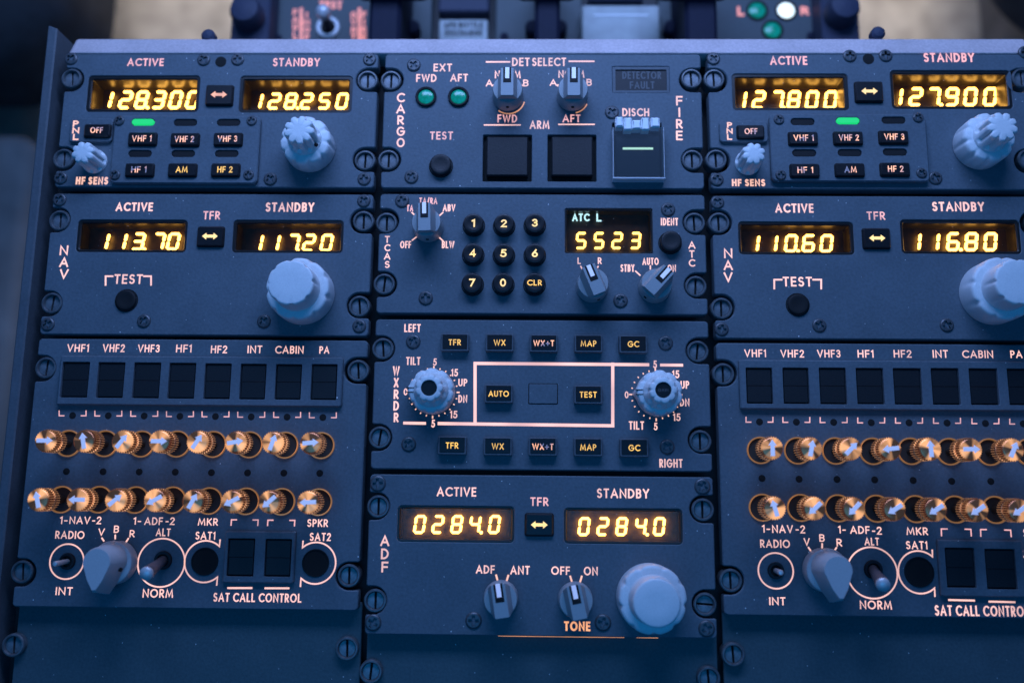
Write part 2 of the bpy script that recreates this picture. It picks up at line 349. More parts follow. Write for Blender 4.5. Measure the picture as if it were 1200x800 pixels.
# ------------------------------------------------------------------ lettering: stroke glyphs, cap height 1
def G():
    S = lambda *p: list(p)
    g = {}
    g['A'] = (.80, [S((0, 0), (.40, 1), (.80, 0)), S((.15, .32), (.65, .32))])
    g['B'] = (.50, [S((0, 0), (0, 1)), [(0, 1)] + arc(.25, .77, .23, .23, 90, -90) + [(0, .54)], [(0, .54)] + arc(.25, .27, .25, .27, 90, -90) + [(0, 0)]])
    g['C'] = (.78, [arc(.50, .5, .50, .5, 50, 310, 22)])
    g['D'] = (.66, [S((0, 0), (0, 1)), [(0, 1)] + arc(.18, .5, .48, .5, 90, -90, 16) + [(0, 0)]])
    g['E'] = (.44, [S((.44, 1), (0, 1), (0, 0), (.44, 0)), S((0, .52), (.40, .52))])
    g['F'] = (.44, [S((.44, 1), (0, 1), (0, 0)), S((0, .50), (.40, .50))])
    g['G'] = (.92, [arc(.48, .5, .48, .5, 48, 360, 24) + [(.52, .5)]])
    g['H'] = (.62, [S((0, 0), (0, 1)), S((.62, 0), (.62, 1)), S((0, .52), (.62, .52))])
    g['I'] = (.0, [S((0, 0), (0, 1))])
    g['K'] = (.56, [S((0, 0), (0, 1)), S((.54, 1), (.03, .45)), S((.16, .58), (.56, 0))])
    g['L'] = (.42, [S((0, 1), (0, 0), (.42, 0))])
    g['M'] = (.92, [S((0, 0), (.12, 1), (.46, .12), (.80, 1), (.92, 0))])
    g['N'] = (.70, [S((0, 0), (0, 1), (.70, 0), (.70, 1))])
    g['O'] = (.96, [arc(.48, .5, .48, .5, 0, 360, 28)])
    g['P'] = (.48, [S((0, 0), (0, 1)), [(0, 1)] + arc(.22, .73, .26, .27, 90, -90) + [(0, .46)]])
    g['R'] = (.52, [S((0, 0), (0, 1)), [(0, 1)] + arc(.22, .73, .26, .27, 90, -90) + [(0, .46)], S((.18, .46), (.52, 0))])
    g['S'] = (.48, [arc(.24, .76, .22, .24, 40, 270, 12) + arc(.24, .26, .24, .26, 90, -145, 12)])
    g['T'] = (.52, [S((0, 1), (.52, 1)), S((.26, 1), (.26, 0))])
    g['U'] = (.60, [[(0, 1), (0, .30)] + arc(.30, .30, .30, .30, 180, 360, 12) + [(.60, 1)]])
    g['V'] = (.74, [S((0, 1), (.37, 0), (.74, 1))])
    g['W'] = (1.12, [S((0, 1), (.28, 0), (.56, 1), (.84, 0), (1.12, 1))])
    g['X'] = (.62, [S((0, 0), (.62, 1)), S((0, 1), (.62, 0))])
    g['Y'] = (.64, [S((0, 1), (.32, .48), (.64, 1)), S((.32, .48), (.32, 0))])
    g['0'] = (.54, [arc(.27, .5, .27, .5, 0, 360, 24)])
    g['1'] = (.16, [S((0, .86), (.16, 1), (.16, 0))])
    g['2'] = (.50, [arc(.25, .74, .24, .26, 165, -20, 10) + [(.0, 0), (.50, 0)]])
    g['3'] = (.50, [arc(.24, .76, .22, .24, 150, -90, 10) + arc(.24, .27, .25, .27, 90, -155, 10)])
    g['4'] = (.56, [S((.44, 0), (.44, 1), (0, .26), (.58, .26))])
    g['5'] = (.48, [[(.44, 1), (.10, 1), (.04, .56)] + arc(.20, .32, .28, .32, 105, -150, 12)])
    g['6'] = (.54, [[(.40, 1), (.06, .44)], arc(.27, .29, .27, .29, 0, 360, 18)])
    g['7'] = (.50, [S((0, 1), (.50, 1), (.14, 0))])
    g['8'] = (.50, [arc(.25, .77, .20, .23, 0, 360, 16), arc(.25, .27, .25, .27, 0, 360, 16)])
    g['9'] = (.54, [[(.14, 0), (.48, .56)], arc(.27, .71, .27, .29, 0, 360, 18)])
    g['-'] = (.26, [S((0, .42), (.26, .42))])
    g['+'] = (.60, [S((0, .45), (.60, .45)), S((.30, .12), (.30, .78))])
    g['/'] = (.34, [S((0, -.08), (.34, 1.08))])
    return g
GLY = G()
def write(mb, s, x0, x1, y0, y1, z, wd=0.165, gap=0.20):
    # fit the string into the box; wd = stroke width over cap height
    H = y1 - y0; wdt = wd * H; tot = 0; n = 0
    for ch in s:
        if ch == ' ': tot += 0.46
        else: tot += GLY[ch][0]; n += 1
    fixed = n * wdt + 0.0
    gaps = max(len(s.replace(' ', '')) - 1, 0) * gap
    k = (x1 - x0 - fixed) / max(tot + gaps, 1e-6)
    if tot == 0: k = H
    x = x0 + (((x1 - x0) - wdt) / 2 if tot == 0 else 0); zi = 0
    for ch in s:
        if ch == ' ': x += 0.46 * k; continue
        for st in GLY[ch][1]:
            closed = (Vector(st[0]) - Vector(st[-1])).length < 1e-6 and len(st) > 6
            pts = [(x + wdt / 2 + u * k, y0 + wdt / 2 + v * (H - wdt)) for u, v in (st[:-1] if closed else st)]
            mb.stroke(pts, wdt, z + 0.008 * (zi % 3), closed=closed); zi += 1
        x += GLY[ch][0] * k + wdt + gap * k
    return mb
def box_of(Z, u0, u1, v0, v1, z):
    ax, ay = Z((u0 + u1) / 2, (v0 + v1) / 2, z); lx, _ = Z(u0, (v0 + v1) / 2, z); rx, _ = Z(u1, (v0 + v1) / 2, z); _, ty = Z((u0 + u1) / 2, v0, z); _, by = Z((u0 + u1) / 2, v1, z)
    return lx, rx, by, ty
def word(par, Z, s, u0, u1, v0, v1, M=None, z=0.05, wd=0.165, name='legend'):
    x0, x1, y0, y1 = box_of(Z, u0, u1, v0, v1, z)
    mb = write(MB(), s, x0, x1, y0, y1, z, wd)
    return part(name, mb, M or PINK, ((x0 + x1) / 2, (y0 + y1) / 2, z), par, smooth=0)
def stack(par, Z, s, u, v0, v1, wu, M=None, z=0.05, wd=0.17, fill=0.82):
    mb = MB(); n = len(s); cx, cy = Z(u, (v0 + v1) / 2, z)
    for i, ch in enumerate(s):
        a = v0 + (v1 - v0) * i / n; b = a + (v1 - v0) / n * fill
        wch = wu * (0.35 if ch in 'I1' else {'W': 1.15, 'A': 1.08, 'V': 1.05, 'N': 1.0, 'M': 1.1, 'O': 1.0, 'G': 1.0, 'C': .95, 'D': .92}.get(ch, .82))
        x0, x1, y0, y1 = box_of(Z, u - wch / 2, u + wch / 2, a, b, z); write(mb, ch, x0, x1, y0, y1, z, wd)
    return part('legend', mb, M or PINK, (cx, cy, z), par, smooth=0)
def lines(par, Z, segs, wd, M=None, z=0.05, name='legend_line', cap=True):
    mb = MB()
    for i, sg in enumerate(segs): mb.stroke([Z(u, v, z) for u, v in sg], wd, z + 0.006 * (i % 4), cap=cap)
    o = mb.v[0]; return part(name, mb, M or PINK, (o[0], o[1], z), par, smooth=0)

# ------------------------------------------------------------------ small hardware
def fastener_mesh():
    mb = MB()
    mb.lathe([(4.75, -6.5), (4.75, -0.7), (4.35, -0.15), (3.85, -0.1), (3.45, -0.7), (3.40, -1.9)], 48, cap=False)
    h = 0.42
    for sgn in (1, -1):
        a0 = math.asin(h / 3.4); L = [(sgn * 3.4 * math.cos(a0 + (math.pi - 2 * a0) * i / 20 - math.pi / 2), 3.4 * math.sin(a0 + (math.pi - 2 * a0) * i / 20 - math.pi / 2)) for i in range(21)]
        mb.prism(L, -3.0, -1.35, 0.12, mi=1)
    mb.prism(circle(0, 0, 3.45, 32), -3.5, -2.7, mi=2)
    return mb.data('fastener', [METAL, SLOT, HOLE])
def fastener(par, Z, u, v, rot=None, zz=0.0):
    x, y = Z(u, v, 0); put('fastener', cached('fastener', fastener_mesh), (x, y, zz), par, random.gauss(0, 0.07) if rot is None else rot)
def screw_mesh():
    c = 0.55; a = 1.9; cr = [(c, -a), (c, -c), (a, -c), (a, c), (c, c), (c, a), (-c, a), (-c, c), (-a, c), (-a, -c), (-c, -c), (-c, -a)]
    mb = MB()
    mb.lathe([(3.05, -0.3), (3.0, 0.25), (2.75, 0.55), (2.35, 0.72)], 32, cap=False)
    mb.prism(circle(0, 0, 2.35, 32), 0.0, 0.72, holes=[cr], wall=1)
    mb.prism(circle(0, 0, 2.2, 24), -0.5, -0.3, mi=1)
    return mb.data('screw', [SCREW, HOLE])
def screw(par, Z, u, v, k=1.0, zz=0.0):
    x, y = Z(u, v, zz); o = put('screw', cached('screw', screw_mesh), (x, y, zz), par, random.uniform(0, 1.57)); o.scale = (k, k, 1)
def dimple(par, Z, u, v, r=1.45, zz=0.0, M=None, name='peg_hole'):
    def mk():
        return MB().lathe([(r * 1.12, 0.03), (r, 0.0), (r * 0.95, 0.02)], 24, cap=True).data(name, M or HOLE)
    x, y = Z(u, v, zz); put(name, cached((name, r, M), mk), (x, y, zz + 0.03), par)
def slots(xs, ya, yb, cxs, r=5.55):
    pass
def plate_outline(x0, x1, y0, y1, notches, r=1.6, R=5.7):
    # rectangle with a round bay, open to the edge, round each fastener: notches = [(x, y)]
    L = sorted([q for q in notches if abs(q[0] - x0) < abs(q[0] - x1)], key=lambda q: -q[1])
    Rr = sorted([q for q in notches if abs(q[0] - x0) >= abs(q[0] - x1)], key=lambda q: q[1])
    P = []
    def corner(cx, cy, a0): P.extend(arc(cx, cy, r, r, a0, a0 + 90, 4))
    corner(x0 + r, y0 + r, 180); corner(x1 - r, y0 + r, 270)
    e = 0.8
    for x, y in Rr:
        P.extend(arc(x1 - e, y - R - e, e, e, 0, 90, 3)); P.extend(arc(x, y, R, R, 270, 90, 18)); P.extend(arc(x1 - e, y + R + e, e, e, 270, 360, 3))
    corner(x1 - r, y1 - r, 0); corner(x0 + r, y1 - r, 90)
    for x, y in L:
        P.extend(arc(x0 + e, y + R + e, e, e, 180, 270, 3)); P.extend(arc(x, y, R, R, 90, -90, 18)); P.extend(arc(x0 + e, y - R - e, e, e, 90, 180, 3))
    return P
def faceplate(par, x0, x1, y0, y1, notches, holes=(), M=None, z1=0.0, z0=-6.0):
    mb = MB().prism(plate_outline(x0, x1, y0, y1, notches), z0, z1, 0.45, holes=holes, hch=0.25)
    return part('faceplate', mb, M or PLATE, ((x0 + x1) / 2, (y0 + y1) / 2, z1), par)
# seven-segment numerals
SEG = {'0': 'abcdef', '1': 'bc', '2': 'abged', '3': 'abgcd', '4': 'fgbc', '5': 'afgcd', '6': 'afgedc', '7': 'abc', '8': 'abcdefg', '9': 'abcdfg'}
def seg_digit(ch, W, H, t, slant):
    mb = MB(); h2 = H / 2; g = 0.06 * t
    sh = lambda p: (p[0] + slant * p[1], p[1])
    def bar(p, q, mi=0):
        p = Vector(p); q = Vector(q); dd = (q - p).normalized(); p = p + dd * g; q = q - dd * g; nn = Vector((-dd.y, dd.x)) * t / 2; e = dd * t * 0.42
        L = [p, p + e - nn, q - e - nn, q, q - e + nn, p + e + nn]
        mb.prism([sh((v.x, v.y)) for v in L], -0.25, 0.25, mi=mi, bottom=True)
    w2 = W / 2 - t / 2; hh = h2 - t / 2
    pts = {'a': ((-w2, hh), (w2, hh)), 'b': ((w2, hh), (w2, 0)), 'c': ((w2, 0), (w2, -hh)), 'd': ((-w2, -hh), (w2, -hh)), 'e': ((-w2, 0), (-w2, -hh)), 'f': ((-w2, hh), (-w2, 0)), 'g': ((-w2, 0), (w2, 0))}
    if ch == '.':
        mb.prism(circle(0, -hh, t * 0.62, 14), -0.25, 0.25, bottom=True)
    elif ch == '1':
        bar((0, hh), (0, 0)); bar((0, 0), (0, -hh))
    else:
        for k in SEG[ch]: bar(*pts[k])
    return mb
def display(par, Z, u0, u1, v0, v1, digits, dv0, dv1, dw, depth=7.0, slant=0.17, bez=1.7, M=None, t=0.14, floor_tint=None, extra=None):
    # a window sunk in the plate: bezel, box, glass, glowing numerals on the back wall
    x0, x1, y0, y1 = box_of(Z, u0, u1, v0, v1, 0); o = ((x0 + x1) / 2, (y0 + y1) / 2, 0)
    mb = MB()
    out = rrect(x0 + 0.02, x1 - 0.02, y0 + 0.02, y1 - 0.02, 1.8); inn = rrect(x0 + bez, x1 - bez, y0 + bez, y1 - bez, 0.7)
    mb.prism(out, -2.0, -0.5, 0.0, holes=[inn], hch=0.5)
    A, B = rrect(x0 + bez, x1 - bez, y0 + bez, y1 - bez, 0.7), None
    n = len(A); vs = [(x, y, -1.6) for x, y in A] + [(x, y, -depth - 1.7) for x, y in A]
    mb.add(vs, [(n + i, n + (i + 1) % n, (i + 1) % n, i)[::-1] for i in range(n)] + [], 1).add([(x, y, -depth - 1.7) for x, y in A], [tuple(range(n))], 2)
    dsp = part('display', mb, [BEZEL, BOX, BACK if slant == .13 else DEEP], o, par)
    for ch, u in digits:
        cx, cy = Z(u, (dv0 + dv1) / 2, -depth); _, ya = Z(u, dv0, -depth); _, yb = Z(u, dv1, -depth); xa, _ = Z(u - dw / 2, dv0, -depth); xb, _ = Z(u + dw / 2, dv0, -depth)
        mb = seg_digit(ch, xb - xa, ya - yb, t * (ya - yb), slant)
        put('decimal_point' if ch == '.' else 'digit', mb.data('digit', M or DIGIT, smooth=0), (cx, cy, -depth), dsp)
    if extra: extra(dsp)
    g = MB().add([(x0 + bez * .9, y0 + bez * .9, -1.2), (x1 - bez * .9, y0 + bez * .9, -1.2), (x1 - bez * .9, y1 - bez * .9, -1.2), (x0 + bez * .9, y1 - bez * .9, -1.2)], [(0, 1, 2, 3)])
    part('glass', g, GLASS, o, dsp, smooth=0)
    return dsp
def window_hole(Z, u0, u1, v0, v1, r=1.8):
    x0, x1, y0, y1 = box_of(Z, u0, u1, v0, v1, 0); return rrect(x0, x1, y0, y1, r)
def key(par, Z, u, v, W, H, text=None, tw=0.62, th=0.36, z0=0.0, h=2.2, frame=False, M=None, name='key', wd=0.16):
    # push key W x H mm with its lit legend
    zt = z0 + h; x, y = Z(u, v, zt)
    if frame:
        mb = MB().prism(rrect(-W / 2, W / 2, -H / 2, H / 2, 0.5), 0, h - 0.25, 0.3, mi=0).prism(rrect(-W / 2 + .75, W / 2 - .75, -H / 2 + .95, H / 2 - .45, 0.3), h - 1.2, h, 0.12, mi=1); ms = [SIDE, BLACK]
    else:
        mb = MB().prism(rrect(-W / 2 - .25, W / 2 + .25, -H / 2 - .25, H / 2 + .25, 1.0), 0, 0.5, 0.1, mi=1).prism(rrect(-W / 2, W / 2, -H / 2, H / 2, 0.8), 0.3, h, 0.5, mi=0); ms = [BLACK, MATTE]
    k = part(name, mb, ms, (0, 0, 0), par); k.location = (Vector((x, y, z0)) - ORG[par.name]) * MM; ORG[k.name] = Vector((x, y, z0))
    if text == '<>':
        a = W * 0.30; hh = H * 0.17; b = a * 0.45; L = [(-a, 0), (-b, -hh), (-b, -hh * .42), (b, -hh * .42), (b, -hh), (a, 0), (b, hh), (b, hh * .42), (-b, hh * .42), (-b, hh)]
        mb = MB().prism([(x + p, y + q) for p, q in L], zt + 0.02, zt + 0.08); part('legend', mb, M or YELLOW, (x, y, zt), k, smooth=0)
    elif text:
        mb = write(MB(), text, x - W * tw / 2, x + W * tw / 2, y - H * th / 2, y + H * th / 2, zt + 0.05, wd)
        part('legend', mb, M or AMBER, (x, y, zt), k, smooth=0)
    return k
def bar_light(par, Z, u, v, W, H, lit=False, zt=0.0):
    x, y = Z(u, v, zt)
    mb = MB().prism(rrect(-W / 2, W / 2, -H / 2, H / 2, H / 2), -1.2, 0.45 if lit else -0.5, 0.35 if lit else 0.1)
    p = put('indicator_light', cached(('bar', W, H, lit), lambda: mb.data('indicator_light', GREEN if lit else MATTE)), (x, y, zt), par, label='indicator light lit green' if lit else None)
def round_button(par, Z, u, v, R, M, h=3.0, name='push_button', ring=True, dish=0.3):
    x, y = Z(u, v, h * 0.5)
    mb = MB()
    if ring: mb.lathe([(R * 1.10, 0.0), (R * 1.08, 0.15), (R * 1.0, 0.16)], 40, mi=1, cap=False)
    mb.lathe([(R * .97, 0.0), (R * .97, h - 0.5), (R * .90, h - 0.12), (R * .80, h), (R * .55, h - dish * .6), (R * .2, h - dish)], 40)
    return put(name, cached((name, R, h, M.name), lambda: mb.data(name, [M, HOLE])), (x, y, 0), par)
def lens(par, Z, u, v, R, r, M, zz=0.0, name='indicator_lamp', label=None):
    x, y = Z(u, v, zz)
    mb = MB().lathe([(R, 0.0), (R, 0.9), (R * .93, 1.2), (r * 1.08, 1.15), (r * 1.02, 0.3)], 40, cap=False).lathe([(r * 1.02, 0.2), (r * .95, 0.7), (r * .7, 1.15), (r * .35, 1.4), (0.01, 1.5)], 32, mi=1)
    return part(name, mb, [MATTE, M], (0, 0, 0), par, label=label) if False else put(name, mb.data(name, [MATTE, M]), (x, y, zz), par, label=label)
def flute(n, depth, sharp, ph=0.0):
    def g(a):
        t = ((a + ph) * n / (2 * math.pi)) % 1.0; dlt = abs(t - 0.5); return 1 - depth * math.exp(-(dlt / sharp) ** 2)
    return g
def fluted(prof, kinds, n=192, mod=None):
    # kinds: profile rings that carry the flutes
    return MB().lathe(prof, n, mod=lambda a, k: 1 + (mod(a) - 1) * kinds[k])
def tuning_knob(par, Z, u, v, style, rot=0.0):
    x, y = Z(u, v, 0)
    if style == 'radio':
        R, ri = 11.2, 6.6
        a = fluted([(R * .97, 0), (R, .6), (R, 9.2), (R * .965, 10.4), (R * .90, 11.0), (R * .55, 11.0)], [0, 0, 1, 1, 1, 0], mod=flute(10, .085, .15))
        b = fluted([(ri * 1.12, 10.9), (ri * 1.10, 12.2), (ri, 13.0), (ri, 20.6), (ri * .95, 21.4), (ri * .86, 21.7), (ri * .4, 21.75)], [0, 0, 1, 1, 1, 1, 0], mod=flute(9, .22, .19))
        b.tube([(ri * .35, -ri * .9, 14.2), (ri * .40, -ri * 1.075, 14.2)], [.85, .8], 14, mi=1)
    else:
        R, ri = 13.6, 9.7
        a = fluted([(R * .99, 0), (R, .5), (R, 7.0), (R, 9.8), (R * .985, 11.0), (R * .955, 11.6), (R * .88, 11.8), (R * .6, 11.8)], [0, 0, 0, 1, 1, 1, 0, 0], mod=flute(9, .06, .13))
        if style == 'adf': ri = 9.4; b = MB().lathe([(ri * 1.06, 11.7), (ri * 1.03, 13.0), (ri * 1.0, 20.0), (ri * .99, 21.6), (ri * .95, 22.4), (ri * .90, 22.6), (ri * .4, 22.62)], 96)
        else: b = fluted([(ri * 1.03, 11.7), (ri * 1.02, 12.6), (ri * 1.01, 15.0), (ri * 1.0, 19.0), (ri * 1.0, 21.4), (ri * .975, 22.2), (ri * .94, 22.5), (ri * .88, 22.6), (ri * .4, 22.62)], [0, 0, 0, 1, 1, 1, 0.5, 0, 0], mod=flute(8, .07, .12))
    k = put('tuning_knob', cached(('tk', style), lambda: a.data('tuning_knob', KNOB, smooth=50)), (x, y, 0), par, rot)
    put('inner_knob', cached(('tki', style), lambda: b.data('inner_knob', [KNOB, HOLE], smooth=50)), (x, y, 0), k, rot * 0.7 + 0.3)
    return k
def selector(par, Z, u, v, R, deg, h=15.5, M=None):
    # round skirt with a raised bar grip; black and white pointer stripe on the bar; deg: CCW from straight up
    x, y = Z(u, v, 0); rot = math.radians(deg)
    def mk():
        mb = MB().lathe([(R * 1.0, 0.3), (R * 1.0, 2.0), (R * .97, h * .50), (R * .92, h * .56), (R * .5, h * .57)], 56)
        a = R * .42; L = [(-a, -R * .84), (a, -R * .84), (a, R * .86), (-a, R * .86)]
        L = rrect(-a, a, -R * .93, R * .95, .35)
        Lb = rrect(-R * .66, R * .66, -R * .70, R * .70, .5)
        n = len(L); 
        vs = [(p[0], p[1], h * .5) for p in Lb] + [(p[0], p[1], h - .5) for p in L] + [(p[0] * .93, p[1] * .97, h) for p in L]
        mb.add(vs, [(i, (i + 1) % n, n + (i + 1) % n, n + i) for i in range(n)] + [(n + i, n + (i + 1) % n, 2 * n + (i + 1) % n, 2 * n + i) for i in range(n)] + [tuple(range(2 * n, 3 * n))])
        mb.lathe([(.75, h * .28), (.75, h * .28 + .01)], 12, cx=0, cy=0, mi=1)
        mb.tube([(0, -R * .9, h * .30), (0, -R * 1.02, h * .30)], [.8, .7], 14, mi=1)
        return mb.data('selector_knob', [M or KNOBD, HOLE])
    k = put('selector_knob', cached(('sel', R, h), mk), (x, y, 0), par, rot)
    def mp():
        a = R * .25; mb = MB().prism(rrect(-a, a, R * -.06, R * .955, .05), h - .3, h + .05, mi=0).prism(rrect(-a * .52, a * .52, R * .22, R * .962, .05), h - .2, h + .12, mi=1)
        return mb.data('pointer', [MATTE, PALE])
    put('pointer', cached(('selp', R, h), mp), (x, y, 0), k, 0)
    return k
def toggle(par, Z, u, v, ut, vt, L, r0, r1, zb=0.0, zt=14.0, R=4.2, collar=None):
    x, y = Z(u, v, zb); tx, ty = Z(ut, vt, zt)
    mb = MB().lathe([(R, zb), (R, zb + .6), (R * .93, zb + 1.0), (R * .68, zb + 1.0), (R * .62, zb - .4)], 36, cx=x, cy=y, cap=False)
    mb.prism(circle(x, y, R * .7, 24), zb - 1, zb + .05, mi=1)
    s = part('toggle_switch', mb, [collar or BLACK, HOLE], (x, y, zb), par)
    d = Vector((tx - x, ty - y, zt - zb)); p0 = Vector((x, y, zb))
    ts = (0, .25, .55, .8, .93, .985, 1.0); rr = (r0, r0, r0 + (r1 - r0) * .5, r1, r1, r1 * .8, r1 * .35)
    part('lever', MB().tube([p0 + d * t for t in ts], rr, 20), CHROME if r1 < 1.5 else L, (x, y, zb), s)
    if r1 >= 1.5: part('lever_tip', MB().tube([p0 + d * t for t in (.9, .96, .995, 1.02)], (r1 * 1.01, r1 * 1.01, r1 * .8, r1 * .3), 20), CHROME, (x, y, zb), s)
    return s
def arrow_outline(L=3.25, w=0.85, hw=1.65, hl=2.3):
    return [(-L, -w), (L - hl, -w), (L - hl, -hw), (L, 0), (L - hl, hw), (L - hl, w), (-L, w)]
def volume_knob(par, Z, u, v, deg):
    x, y = Z(u, v, 0)
    def ring(): return MB().lathe([(5.7, 0), (5.7, .8), (5.5, 1.1), (5.3, 1.1), (5.15, .8), (5.05, .05)], 48, cap=False).prism(circle(0, 0, 5.1, 32), 0.0, 0.06, mi=1).data('volume_knob', [RINGM, SOCKET])
    k = put('volume_knob', cached('vk', ring), (x, y, 0), par)
    def kn(a, q): return 1 + (0.06 * math.cos(30 * a))
    def barrel():
        mb = MB().lathe([(1.7, .1), (1.7, 10.0)], 24, cap=False, mi=1)
        P = [(2.2, 9.8), (4.1, 9.9), (4.4, 10.2), (4.4, 13.2), (3.9, 13.4), (3.9, 13.9), (4.4, 14.1), (4.4, 18.0), (4.2, 18.5), (3.95, 18.75), (3.5, 18.85), (0.6, 19.3)]
        mb.lathe(P, 240, mod=lambda a, q: kn(a, q) if q in (2, 3, 6, 7) else 1.0, mids=[2, 2, 0, 2, 2, 2, 0, 2, 2, 2, 2, 2, 2])
        return mb.data('knob_cap', [KNURL, SOCKET, COPPER], smooth=50)
    c = put('knob_cap', cached('vkb', barrel), (x, y, 0), k, math.radians(deg))
    put('arrow', cached('vka', lambda: MB().prism(arrow_outline(), 18.8, 19.5, .08).data('arrow', PALE)), (x, y, 0), k, math.radians(deg))
def shaft_light(par, Z, u, v, R, a0, a1):
    x, y = Z(u, v, 0.05); mb = MB().stroke([(x + p, y + q) for p, q in arc(0, 0, R, R, a0, a1, 16)], 0.55, 0.06); part('shaft_light', mb, LEAK, (x, y, 0.06), par, smooth=0)

# columns and rows of the pedestal (millimetres)
PITCH = 146.776
XA, XB = -2.9, 140.7
U = 9.525
def fast_xy(col, side, row): return (col * PITCH + side * 136.525, -row * U)
def module(name, label, cat, col, rows, y0, y1, holes=(), group=None, M=None, z=0.0):
    cx = col * PITCH + (XA + XB) / 2
    t = thing(name, (cx, (y0 + y1) / 2, z - 6), label, cat, group)
    nts = [fast_xy(col, s, r) for r in rows for s in (0, 1)]
    faceplate(t, col * PITCH + XA, col * PITCH + XB, y0, y1, nts, holes, M, z1=z, z0=z - 6)
    return t
def plain_fasteners(t, Z0, pts, rots=None):
    for i, (px, py) in enumerate(pts): fastener(t, at, px, py, rots[i] if rots else None)

# survey frames of the close-up views used to read off positions
z1 = survey(0, 0, .375); z2 = survey(430, 0, .35); z3 = survey(800, 0, 1 / 3); z4 = survey(0, 210, .375); z5 = survey(430, 210, .35); z6 = survey(800, 210, 1 / 3)
z7 = survey(430, 360, .35); z8 = survey(430, 540, .35)
a1 = survey(0, 380, .22505); a2 = survey(210, 380, .22505); a3 = survey(0, 540, .22505); a4 = survey(210, 540, .22505)
a5 = survey(820, 380, .2251); a6 = survey(1000, 380, .22497); a7 = survey(820, 550, .2375); a8 = survey(1000, 550, .2375)
b1 = survey(60, 50, .2187); b2 = survey(260, 50, .2187)
def shift(Z, du, dv): return lambda u, v, z=0.0: Z(u + du, v + dv, z)

exec_order = []
# ------------------------------------------------------------------ the pedestal shell, floor and seats
def tag(o, label, cat): o['label'] = label; o['category'] = cat
def pedestal():
    t = thing('control_pedestal', (210, -110, -420), 'dark pedestal shell with a blue lit front rim carrying all the control panels', 'pedestal')
    mb = MB().box(-11, 437, -330, 13.5, -420, -13.0, 0.5)
    part('shell', mb, BODY, (210, -110, -200), t)
    # front rim: sloping lip ahead of the top row
    xs0, xs1 = -3.2, 436; RY = at(640, 45.5, -5)[1]
    prof = [(13.1, -7.5), (13.1, -1.4), (13.5, -.8), (14.0, -.7), (RY - 1.2, -4.4), (RY - .4, -4.9), (RY, -5.6), (RY + .2, -7), (RY + .2, -60), (13.4, -60)]
    n = len(prof); mb = MB()
    cols = [(xs0, 1.0), (xs0 + .4, .5), (xs0 + 1.2, .15), (xs0 + 2.5, 0), (xs1, 0)]
    vs = []
    for x, dr in cols:
        for (y, z) in prof: vs.append((x, y - dr * (2.2 if y > 18 else 0), z - (dr * 1.2 if z > -5 else 0)))
    fs = [(k * n + i, k * n + (i + 1) % n, (k + 1) * n + (i + 1) % n, (k + 1) * n + i) for k in range(len(cols) - 1) for i in range(n)]
    fs.append(tuple(range(n))); fs.append(tuple(range((len(cols) - 1) * n, len(cols) * n))[::-1])
    fs = [q[::-1] for q in fs]
    mb.add(vs, fs); part('front_rim', mb, TRIM, (210, 18, -1), t)
    # side wall
    P = [at(57, 33, 2)[0], at(70, 34, 2)[0]]
    x0 = -12.6; x1 = -8.2
    mb = MB().prism([(x0, -330), (x1, -330), (x1, 24.5), (x0 + .8, 26), (x0, 26)], -420, 1.5, .6); part('side_wall', mb, SIDE, (x0, -110, -200), t)
    for px, py in ((244, 46), (1029, 43)):
        x, y = at(px, py, -6); part('rim_bolt', MB().lathe([(3, 0), (3, 2.6), (2, 3.6), (.3, 4)], 24, cx=x, cy=y + 1.5).data and MB().lathe([(3.2, -9), (3.2, -5.5), (2.2, -4.4), (.3, -4)], 24, cx=x, cy=y + 1.5), NAVYB, (x, y, -6), t)
pedestal()
def floor():
    mb = MB().add([(-1500, -1500, -420), (2000, -1500, -420), (2000, 2200, -420), (-1500, 2200, -420)], [(0, 1, 2, 3)])
    o = bpy.data.objects.new('floor', mb.data('floor', CARPET)); C.objects.link(o); o['kind'] = 'structure'
floor()
def rounded_block(x0, x1, y0, y1, z0, z1, r, rz):
    mb = MB(); n = 8; prev = None
    L0 = rrect(x0, x1, y0, y1, r, 10); N = len(L0); vs = [(x, y, z0) for x, y in L0]; fs = []
    for k in range(n + 1):
        a = math.radians(90 * k / n); ins = rz * (1 - math.cos(a)); z = z1 - rz + rz * math.sin(a); vs += [(x, y, z) for x, y in (inset(L0, ins) if ins > 1e-6 else L0)]
    for k in range(n + 1): fs += [(k * N + i, k * N + (i + 1) % N, (k + 1) * N + (i + 1) % N, (k + 1) * N + i) for i in range(N)]
    fs.append(tuple(range((n + 1) * N, (n + 2) * N)))
    return mb.add(vs, fs)
def seat(label, cx0, cx1, cy0, cy1, bx0, bx1, by0, by1):
    t = thing('crew_seat', ((bx0 + bx1) / 2, (by0 + by1) / 2, -420), label, 'seat')
    part('cushion', rounded_block(cx0, cx1, cy0, cy1, -300, -200, 70, 40), SEATM, ((cx0 + cx1) / 2, (cy0 + cy1) / 2, -250), t)
    part('seat_base', rounded_block(bx0, bx1, by0, by1, -420, -290, 20, 12), SEATG, ((bx0 + bx1) / 2, (by0 + by1) / 2, -350), t)
xa, ya = at(118, 120, -290)
xb, yb = at(50, 160, -300)
seat('dark crew seat blurred beyond the left side of the pedestal', xa - 420, xa, ya, ya + 420, xb - 400, xb, yb - 700, yb)
xa, ya = at(1165, 48, -290)
seat('dark crew seat whose rounded corner shows beyond the right end of the rim', xa, xa + 420, ya, ya + 420, xa + 60, xa + 400, ya - 300, ya + 300)

